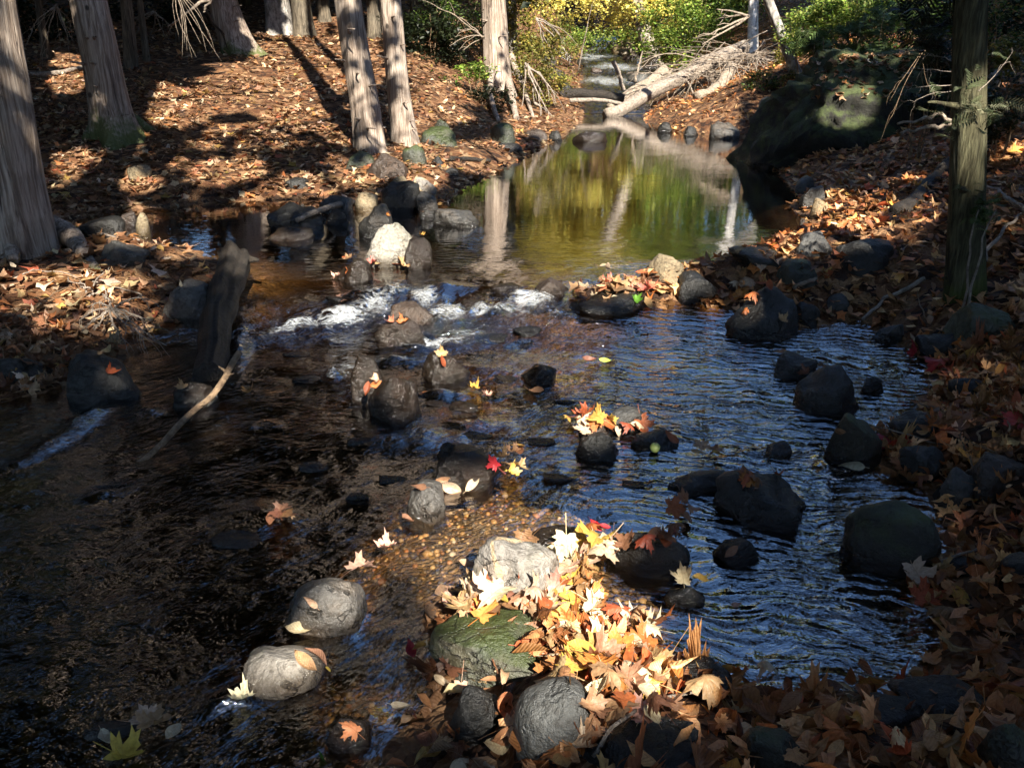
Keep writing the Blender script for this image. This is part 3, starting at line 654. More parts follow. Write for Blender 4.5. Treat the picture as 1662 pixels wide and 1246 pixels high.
for q, b_ in enumerate([(455, 560, 500, 580), (520, 470, 575, 492), (590, 465, 640, 486), (745, 475, 790, 500), (770, 530, 825, 556), (800, 600, 840, 622), (725, 640, 775, 668), (640, 690, 700, 722), (560, 700, 620, 726), (745, 690, 800, 715), (830, 520, 880, 545), (690, 640, 722, 660),
                          (470, 600, 520, 622), (610, 760, 660, 786), (855, 700, 905, 724), (900, 640, 935, 656), (560, 790, 600, 812), (480, 740, 530, 766), (880, 760, 930, 784), (1010, 770, 1050, 792)]):
    b_ = (b_[0], b_[1] + 9, b_[2], b_[3])
    rock(b_, ['wet', 'dark', 'wet'][q % 3], 'small dark wet stone just breaking the broken water mid stream', ['angular', 'slab', 'slab'][q % 3], sub=3, group='small stones awash mid stream')
# rock spit across the stream and right side
rock((925, 462, 1100, 516), 'dark', 'long black rock carrying leaves at the tip of the rock spit', 'slab', sub=4)
rock((1048, 414, 1130, 470), 'tan', 'olive tan rounded boulder on the rock spit', 'round', sub=4)
rock((1102, 440, 1176, 494), 'dark', 'black block right of the olive tan boulder', 'block', sub=4)
rock((1198, 395, 1328, 434), 'dark', 'long dark slab on the upper pool shore', 'slab', sub=4)
rock((1288, 374, 1357, 416), 'grey', 'smooth grey stone lying on the long dark slab end', 'round', sub=4)
rock((1262, 420, 1338, 468), 'olive', 'round olive stone in front of the long dark slab', 'round', sub=4)
rock((1355, 384, 1468, 444), 'dark', 'black boulder in the shade behind the leafy right bank', 'round', sub=4)
rock((1185, 462, 1312, 552), 'dark', 'rotten looking black rock pointing into the blue pool', 'angular', sub=4)
rock((1295, 490, 1342, 530), 'dark', 'small slate stone with two tan leaves at its foot', 'round', sub=3)
rock((1342, 476, 1384, 506), 'grey', 'small bluish stone behind the slate stone with tan leaves', 'round', sub=3)
rock((1258, 570, 1332, 614), 'dark', 'stone with leaf on each end beside the black domed rock', 'round', sub=4)
rock((1305, 590, 1418, 676), 'dark', 'black domed rock standing in the green reflection', 'round', sub=4)
rock((1350, 670, 1442, 764), 'olive', 'dark olive rock at the narrow outlet on the right bank', 'round', sub=4)
rock((1425, 522, 1478, 558), 'grey', 'blue grey stone at the water edge under the slim right cedar', 'round', sub=4)
rock((1503, 535, 1585, 575), 'dark', 'dark slab in leaves right of the blue grey stone', 'slab', sub=4)
rock((1566, 490, 1668, 548), 'moss', 'mossy green hump below the slim right cedar', 'round', sub=4)
rock((1458, 668, 1532, 714), 'dark', 'dark angular stone behind the red maple leaf bunch', 'angular', sub=4)
rock((1528, 755, 1608, 824), 'grey', 'slate grey wedge stone in the right bank leaves', 'angular', sub=4)
rock((1588, 735, 1680, 804), 'brown', 'brownish rounded stone at the right edge of the picture', 'round', sub=4)
rock((1472, 722, 1545, 782), 'dark', 'dark block between the olive outlet rock and the slate wedge', 'angular', sub=4)
rock((1553, 610, 1612, 642), 'dark', 'low dark stone half buried in leaves above the red leaves', 'round', sub=3)
rock((1545, 900, 1605, 934), 'dark', 'small dark stone in leaves right of the olive boulder', 'round', sub=3)
rock((1635, 900, 1690, 940), 'dark', 'dark stone cut by the right edge among pale leaves', 'round', sub=3)
rock((1085, 1060, 1200, 1130), 'dark', 'low black rock between the leaf pile and the blue pool', 'round', sub=4)
rock((1080, 950, 1150, 985), 'dark', 'small dark rock under a cream maple leaf in the blue pool', 'round', sub=3)
rock((1245, 715, 1290, 745), 'wet', 'tiny rock with dark leaves in the blue reflection', 'angular', sub=3)
rock((1400, 610, 1440, 640), 'dark', 'small stone between the black domed rock and the right bank', 'round', sub=3)
# upper pool and beyond
rock((1293, 286, 1327, 314), 'grey', 'grey angular stone at the foot of the giant mossy boulder', 'angular', sub=3)
rock((1303, 300, 1345, 332), 'grey', 'flat faced grey stone in front of the giant mossy boulder', 'block', sub=3)
rock((1318, 322, 1350, 350), 'tan', 'small warm grey stone in the sunlit leaves by the boulder', 'round', sub=3)
rock((930, 213, 992, 232), 'wet', 'low dark islet rock in the yellow reflection', 'round', sub=4, dk=.6)
rock((1068, 199, 1092, 216), 'dark', 'small round dark stone at the far right shore of the pool', 'round', sub=3)
rock((1110, 205, 1136, 221), 'dark', 'dark stone second along the far right shore', 'round', sub=3)
rock((1155, 197, 1207, 226), 'grey', 'wide grey stone on the far right shore near the giant boulder', 'round', sub=3)
rock((1230, 158, 1262, 178), 'grey', 'grey stone on the sunny far shore below the brush', 'round', sub=3)
rock((794, 200, 837, 234), 'moss', 'greenish stone on the leafy left shore of the upper pool', 'round', sub=3)
rock((678, 206, 742, 236), 'moss', 'mossy low rock beside the right one of the two straight cedars', 'round', sub=3)
rock((702, 194, 730, 214), 'moss', 'mossy pointed stone behind the mossy low rock', 'pointed', sub=3)
rock((890, 212, 914, 230), 'dark', 'dark round stone at the far left shore of the pool', 'round', sub=3)
rock((850, 210, 890, 228), 'brown', 'reddish brown stone at the far left shore of the pool', 'angular', sub=3)
rock((800, 232, 850, 246), 'dark', 'flat dark stone at the waterline under the forked cedar', 'round', sub=3)
k = 0
for b in [(895, 78, 930, 96), (985, 68, 1010, 84), (1010, 86, 1040, 100), (935, 97, 962, 107), (1045, 92, 1078, 112), (870, 88, 905, 106), (958, 110, 978, 119), (1000, 55, 1030, 70),
          (1075, 66, 1110, 88), (1020, 118, 1060, 136), (885, 110, 920, 128), (905, 134, 930, 150), (1045, 112, 1090, 132), (940, 62, 968, 74)]:
    rock(b, ['wet', 'grey', 'brown', 'dark'][k % 4], 'wet rock breaking the distant sunlit cascade', ['round', 'angular'][k % 2], sub=3, group='rocks in the distant cascade'); k += 1
rock((995, 64, 1060, 90), 'tan', 'large sunlit tan rock in the cascade below the mottled trunk', 'angular', sub=3)
# the giant mossy boulder
def big_boulder():
    global rock_n
    C = np.array([4.25, 10.9, .41]); V, Fc = ICO[5]; V = V.copy()
    V = np.sign(V) * np.abs(V) ** .62
    for n, o in (((-.91, -.14, .40), .66), ((-.35, -.62, -.60), .60), ((-.15, -.70, .70), .86), ((.2, -.9, .25), .86), ((0, 0, 1), .93), ((-.45, -.88, .05), .84), ((.5, -.5, .7), 1.0), ((-.6, .5, .5), .72), ((.1, -.8, -.5), .8)):
        n = np.array(n, float); n /= np.linalg.norm(n); s = V @ n - o; V -= np.where(s > 0, s * .86, 0)[:, None] * n
    V = V * (1 + .10 * fbm(V * 1.7, 3, 4) + .08 * fbm(V * 4.5, 3, 5) + .05 * fbm(V * 12, 3, 6))[:, None]
    V[:, 2] += .06 * np.round(3 * fbm(V * 2.2, 2, 9)) / 3
    W = V * np.array([1.52, 1.5, 1.08]) + C
    o = mesh_obj('giant_boulder', W, Fc, RK['boulder'], loc=tuple(C), attrs={'wet': 1 - sm(.02, .12, W[:, 2] - .1)})
    tag(o, 'giant dark mossy boulder overhanging the right side of the upper pool', 'boulder')
    rock_bv.append(W); rock_bf.append([tuple(int(i) + rock_n for i in f) for f in Fc]); rock_n += len(W)
big_boulder()
BVH = BVHTree.FromPolygons([tuple(v) for v in np.vstack(rock_bv)], [f for L in rock_bf for f in L])
def cast(px, py):
    """solid point seen at a pixel: rock, bank or water surface"""
    d = raydir(px, py); d = d / np.linalg.norm(d)
    loc, nor, _, _ = BVH.ray_cast(Vector((0, 0, EYE)), Vector(d))
    if loc is None: return hit(px, py), np.array([0, 0, 1.0])
    loc = np.array(loc); nor = np.array(nor); w = float(wl(loc[1]))
    if loc[2] < w + .004:
        p = np.array(wpt(px, py)); return np.array([p[0], p[1], w + .012]), np.array([0, 0, 1.0])
    if nor @ d > 0: nor = -nor
    return loc, nor
# ------------------------------------------------------------------ leaf shapes (unit length along +Y, flat in XY)
def leaf_shape(kind):
    if kind == 'maple':
        h = [(.015, .10), (.13, .0), (.33, -.03), (.30, .10), (.42, .14), (.27, .24), (.44, .36), (.60, .38), (.53, .47), (.62, .60), (.44, .57), (.38, .66), (.22, .56), (.27, .72), (.18, .80), (.10, .78), (0, 1.0)]
        out = h + [(-x, y) for x, y in h[-2::-1]]
        n = len(out); inn = [(x * .52, .36 + (y - .36) * .52) for x, y in out]
        V = [(0, .36, 0)] + [(x, y, 0) for x, y in inn] + [(x, y, 0) for x, y in out]
        Fc = [(0, 1 + i, 1 + (i + 1) % n) for i in range(n)]
        for i in range(n):
            j = (i + 1) % n; Fc += [(1 + i, 1 + n + i, 1 + n + j), (1 + i, 1 + n + j, 1 + j)]
        uv = [(.5 + v[0] * .8, v[1]) for v in V]
        k = len(V); V += [(.012, .12, 0), (-.012, .12, 0), (.01, -.42, -.04), (-.01, -.42, -.04)]; uv += [(.5, .1)] * 4
        Fc += [(k, k + 1, k + 3), (k, k + 3, k + 2)]
    elif kind == 'beech':
        ys = [0, .1, .25, .42, .58, .74, .88, 1.0]; ws = [.01, .13, .24, .285, .265, .20, .10, 0]
        V, uv = [], []
        for i, (y, w) in enumerate(zip(ys, ws)):
            z = .05 * w * 4
            V += [(-w, y, z), (-w * .5, y + .01, z * .25), (0, y, 0), (w * .5, y + .01, z * .25), (w, y, z)]; uv += [(.5 - w, y), (.5 - w * .5, y), (.5, y), (.5 + w * .5, y), (.5 + w, y)]
        Fc = []
        for i in range(len(ys) - 1):
            for j in range(4):
                a = i * 5 + j; Fc += [(a, a + 1, a + 6), (a, a + 6, a + 5)]
        k = len(V); V += [(.01, .02, 0), (-.01, .02, 0), (.008, -.2, -.02), (-.008, -.2, -.02)]; uv += [(.5, .1)] * 4; Fc += [(k, k + 1, k + 3), (k, k + 3, k + 2)]
    elif kind == 'maple_low':
        out = [(0, 0), (.34, .02), (.28, .22), (.56, .50), (.24, .56), (0, 1), (-.24, .56), (-.56, .50), (-.28, .22), (-.34, .02)]
        V = [(0, .36, 0)] + [(x, y, 0) for x, y in out]; n = len(out); Fc = [(0, 1 + i, 1 + (i + 1) % n) for i in range(n)]; uv = [(.5 + v[0] * .8, v[1]) for v in V]
    elif kind == 'oval_low':
        V = [(0, 0, 0), (.27, .35, .05), (.2, .7, .05), (0, 1, 0), (-.2, .7, .05), (-.27, .35, .05)]; Fc = [(0, 1, 2), (0, 2, 3), (0, 3, 4), (0, 4, 5)]; uv = [(.5 + v[0], v[1]) for v in V]
    elif kind == 'card':
        V = [(0, 0, 0), (.42, .5, .07), (0, 1, 0), (-.42, .5, .07)]; Fc = [(0, 1, 2), (0, 2, 3)]; uv = [(.5 + v[0], v[1]) for v in V]
    elif kind == 'frond':       # flat cedar spray: narrow side leaflets off a rib
        V, Fc, uv = [], [], []
        for i in range(9):
            y = .08 + i * .1; L = .34 * math.sin(math.pi * (.12 + .85 * i / 8)) + .05
            for s in (-1, 1):
                k = len(V); V += [(0, y, 0), (s * L, y + L * .55, -.03), (0, y + .055, 0), (s * L * .5, y + L * .45, .0)]
                Fc += [(k, k + 1, k + 3), (k, k + 3, k + 2), (k + 3, k + 1, k + 2)]
        k = len(V); V += [(.012, 0, 0), (-.012, 0, 0), (0, 1.0, 0)]; Fc += [(k, k + 1, k + 2)]
        uv = [(.5 + v[0], v[1]) for v in V]
    V = np.array(V, float); V[:, 1] -= .4
    return V, np.array(Fc), np.array(uv, float)
SHAPES = {k: leaf_shape(k) for k in ('maple', 'beech', 'maple_low', 'oval_low', 'card', 'frond')}
def curl_verts(T, curl, fold, twist):
    """T (k,3); curl/fold/twist (N,) -> (N,k,3)"""
    x, y = T[None, :, 0], T[None, :, 1]
    z = T[None, :, 2] + curl[:, None] * y * y * 1.1 + fold[:, None] * x * x * 1.9 + twist[:, None] * x * y * 1.6
    sh = 1 / (1 + .8 * np.abs(fold))[:, None]
    return np.stack([x * sh, y * (1 - .25 * np.abs(curl[:, None])), z], -1)
def rotations(yaw, tilt, tdir, n=None):
    """random leaf frames: yaw about Z, then tilt by angle about a horizontal axis; optional normals"""
    cy, sy = np.cos(yaw), np.sin(yaw); O = np.zeros_like(yaw); I = np.ones_like(yaw)
    Rz = np.stack([np.stack([cy, -sy, O], -1), np.stack([sy, cy, O], -1), np.stack([O, O, I], -1)], 1)
    ax, ay = np.cos(tdir), np.sin(tdir); c, s = np.cos(tilt), np.sin(tilt); t = 1 - c
    Rt = np.stack([np.stack([c + ax * ax * t, ax * ay * t, ay * s], -1), np.stack([ax * ay * t, c + ay * ay * t, -ax * s], -1), np.stack([-ay * s, ax * s, c], -1)], 1)
    return Rt @ Rz
def leaf_mesh(kind, P, size, tilt, curl, yaw=None, tdir=None):
    T, Fc, uv = SHAPES[kind]; n = len(P)
    yaw = rng.uniform(0, 2 * math.pi, n) if yaw is None else yaw; tdir = rng.uniform(0, 2 * math.pi, n) if tdir is None else tdir
    L = curl_verts(T, rng.normal(0, 1, n) * curl, np.abs(rng.normal(0, 1, n)) * curl * rng.choice([1, 1, -1], n), rng.normal(0, 1, n) * curl)
    L[:, :, 0] *= rng.uniform(.6, 1.1, n)[:, None]
    if len(T) > 12: L[:, :, 2] += .05 * np.sin(L[:, :, 0] * rng.uniform(5, 12, n)[:, None] + rng.uniform(0, 6, n)[:, None]) + .05 * np.sin(L[:, :, 1] * rng.uniform(5, 11, n)[:, None] + rng.uniform(0, 6, n)[:, None])
    Rm = rotations(yaw, tilt, tdir)
    V = np.einsum('nij,nkj->nki', Rm, L) * size[:, None, None] + P[:, None]
    f = Fc[None] + (np.arange(n) * len(T))[:, None, None]
    return V.reshape(-1, 3), f.reshape(-1, 3), np.tile(uv, (n, 1)), len(T)
# dead leaf colours (own colour; right bank litter is brightened further on): tan, brown, rust, orange, cream, yellow
PAL = np.array([(.34, .20, .10), (.25, .125, .055), (.40, .26, .14), (.20, .085, .035), (.38, .15, .045), (.50, .36, .21), (.16, .075, .04), (.44, .28, .07), (.32, .085, .035), (.56, .44, .30)])
PW = np.array([.20, .18, .16, .12, .09, .09, .07, .03, .03, .03])
def leaf_colors(n, w=PW):
    c = PAL[rng.choice(len(PAL), n, p=w / w.sum())]
    c = c * .9 + .1 * c.mean(1, keepdims=True) * np.array([1.25, 1.0, .85])
    return np.clip(c * rng.uniform(.45, 1.6, (n, 1)) * rng.uniform(.92, 1.08, (n, 3)), 0, .75)
def multi(parts):
    V, Fc, U, C, o = [], [], [], [], 0
    for v, f, u, c in parts: V.append(v); Fc.append(f + o); U.append(u); C.append(c); o += len(v)
    return np.vstack(V), np.vstack(Fc), np.vstack(U), np.vstack(C)

# ------------------------------------------------------------------ leaf litter
def scatter(y0, y1, n, side, fx):
    y = y0 + (y1 - y0) * rng.random(n) if y0 > 6 else np.sqrt(y0 ** 2 + (y1 ** 2 - y0 ** 2) * rng.random(n))
    hw = y * .72 + 1.4
    x = rng.uniform(-1, 1, n) * hw * fx
    d = shore_dist(x, y); g = ground(x, y); w = wl(y)
    nz = fbm2(x * 1.3, y * 1.3, 2, 21)
    k = (g > w - .004) & (rng.random(n) < np.where((y < 9) & (x > .4), .95, .70 + .65 * nz))
    far = y > 6
    k &= (d > 0) | (rng.random(n) < .35)
    s = (x > mid_x(y))
    k &= s if side > 0 else ~s
    x, y, g, w = x[k], y[k], g[k], w[k]
    return x, y, np.maximum(g, w)
def litter(side):
    parts = []
    for y0, y1, n, shp, s0, s1, tl, cu, lift in ((.5, 4.2, 20000, (('maple', .30), ('beech', .40), ('oval_low', .3)), .035, .105, .60, .65, .05), (4.2, 7.5, 17000, (('maple_low', .5), ('oval_low', .5)), .04, .12, .5, .40, .04),
                                              (7.5, 14, 30000, (('maple_low', .5), ('oval_low', .5)), .07, .12, .50, .28, .03), (14, 27, 34000, (('oval_low', 1.),), .09, .15, .5, .25, .03)):
        x, y, z = scatter(y0, y1, n, side, 1.0)
        u = rng.random(len(x)); a = 0
        for kd, fr in shp:
            q = (u >= a) & (u < a + fr); a += fr; m = int(q.sum())
            if not m: continue
            P = np.stack([x[q], y[q], z[q] + .006 + lift * rng.random(m) ** 1.6], -1)
            size = rng.uniform(s0, s1, m) * (1.12 if 'maple' in kd else 1.0)
            V, Fc, U, kk = leaf_mesh(kd, P, size, np.abs(rng.normal(0, tl, m)), np.full(m, cu))
            parts.append((V, Fc, U, np.repeat(leaf_colors(m) * (np.array([1.38, 1.15, .88]) if side > 0 else 1.0), kk, 0)))  # right bank leaves painted brighter and warmer to make up for missing light
    V, Fc, U, C = multi(parts)
    o = mesh_obj('leaf_litter', V, Fc, LEAF, uv=U, col=C)
    return o
tag(litter(-1), 'thick brown leaf litter covering the left bank and its slope', 'leaf litter', kind='stuff')
tag(litter(1), 'brown and rust leaf litter covering the shaded right bank', 'leaf litter', kind='stuff')

# gravel seen through the shallow water
def gravel():
    n = 12000; x = rng.uniform(-1.3, 1.3, n); y = rng.uniform(1.2, 4.4, n); g = ground(x, y)
    k = (shore_dist(x, y) < -.02) & (x < .8) & (g < -.012); x, y, g = x[k], y[k], g[k]; n = len(x)
    V0, F0 = ICO[1]; sz = rng.uniform(.003, .0085, n) * rng.choice([1, 1, 1.8], n)
    sc = sz[:, None] * np.stack([rng.uniform(.8, 1.3, n), rng.uniform(.8, 1.3, n), rng.uniform(.5, .8, n)], -1)
    V = V0[None] * sc[:, None]; V = np.einsum('nij,nkj->nki', rotations(rng.uniform(0, 6.28, n), rng.uniform(0, .4, n), rng.uniform(0, 6.28, n)), V)
    V = V + np.stack([x, y, g + sz * .2], -1)[:, None]
    f = F0[None] + (np.arange(n) * len(V0))[:, None, None]
    pal = np.array([(.20, .125, .055), (.13, .08, .038), (.28, .19, .09), (.07, .048, .03), (.22, .19, .15), (.18, .085, .035), (.04, .033, .026), (.05, .04, .03)])
    c = pal[rng.integers(0, len(pal), n)] * rng.uniform(.9, 1.7, (n, 1))
    m, nt = new_mat('gravel_pebbles')
    p = N(nt, 'ShaderNodeBsdfPrincipled', {'Base Color': attr(nt, 'col', 'Color'), 'Roughness': .5}); finish(nt, p.outputs[0])
    tag(mesh_obj('gravel', V.reshape(-1, 3), f.reshape(-1, 3), m, col=np.repeat(c, len(V0), 0)), 'amber gravel on the shallow stream bed', 'gravel', kind='stuff')
gravel()

# ------------------------------------------------------------------ leaves that lie where one can count them
LCOL = {'orange': (.52, .17, .05), 'coral': (.60, .20, .12), 'cream': (.66, .52, .34), 'yellow': (.64, .44, .08), 'ochre': (.48, .30, .07), 'tan': (.42, .25, .13), 'rust': (.36, .11, .035), 'red': (.48, .06, .03),
        'brown': (.24, .12, .06), 'pink': (.60, .36, .26), 'green': (.13, .28, .03), 'lime': (.40, .46, .08), 'pale': (.62, .55, .38)}
LM = {k: mat_leaf(k + '_leaf', .42, .22, True, v, 1.0) for k, v in LCOL.items()}
LMM = {k: mat_leaf(k + '_lobed_leaf', .45, .22, True, v, 1.0, 0.0) for k, v in LCOL.items()}
LMESH = {}
def leaf_variant(kind, i):
    if (kind, i) not in LMESH:
        T, Fc, uv = SHAPES[kind]; r = np.random.default_rng(i * 7 + len(kind)); a = [0, .45, .85, .6][i % 4]
        V = curl_verts(T, np.array([r.choice([-1, 1]) * a * .6]), np.array([r.choice([1, 1, -1]) * a * .8]), np.array([r.normal() * a * .7 + .05]))[0]
        V[:, 2] += .05 * fbm(np.column_stack([V[:, :2] * 3.5, np.full(len(V), i * 1.0)]), 2); V[:, :2] *= 1 + .10 * fbm(np.column_stack([V[:, :2] * 2.5, np.full(len(V), i * 3.0)]), 2)[:, None]
        V[:, 2] -= V[:, 2].min() * .6
        o = mesh_obj('fallen_leaf', V, Fc, LEAF, uv=uv); LMESH[kind, i] = o.data; bpy.data.objects.remove(o)
    return LMESH[kind, i]
def put_leaf(P, nor, kind, colour, size, label, group=None, rot=None, var=None, lift=.006, tilt=.25, name='fallen_leaf'):
    me = leaf_variant(kind, random.randrange(1, 8) if var is None else var)
    o = bpy.data.objects.new(name, me); COL.objects.link(o)
    z = Vector(nor).normalized(); z = (z + Vector((random.gauss(0, tilt), random.gauss(0, tilt), random.gauss(0, tilt * .5)))).normalized()
    q = z.to_track_quat('Z', 'Y').to_matrix().to_4x4()
    o.matrix_world = Matrix.Translation(Vector(P) + Vector(nor) * lift) @ q @ Matrix.Rotation(R(rot) if rot is not None else random.uniform(0, 6.28), 4, 'Z') @ Matrix.Diagonal((size, size, size, 1))
    o.material_slots[0].link = 'OBJECT'; o.material_slots[0].material = (LMM if kind == 'maple' else LM)[colour]
    return tag(o, label, 'leaf', group)
def px_size(p, px):
    _, _, D = proj(p); return px * float(D) / F
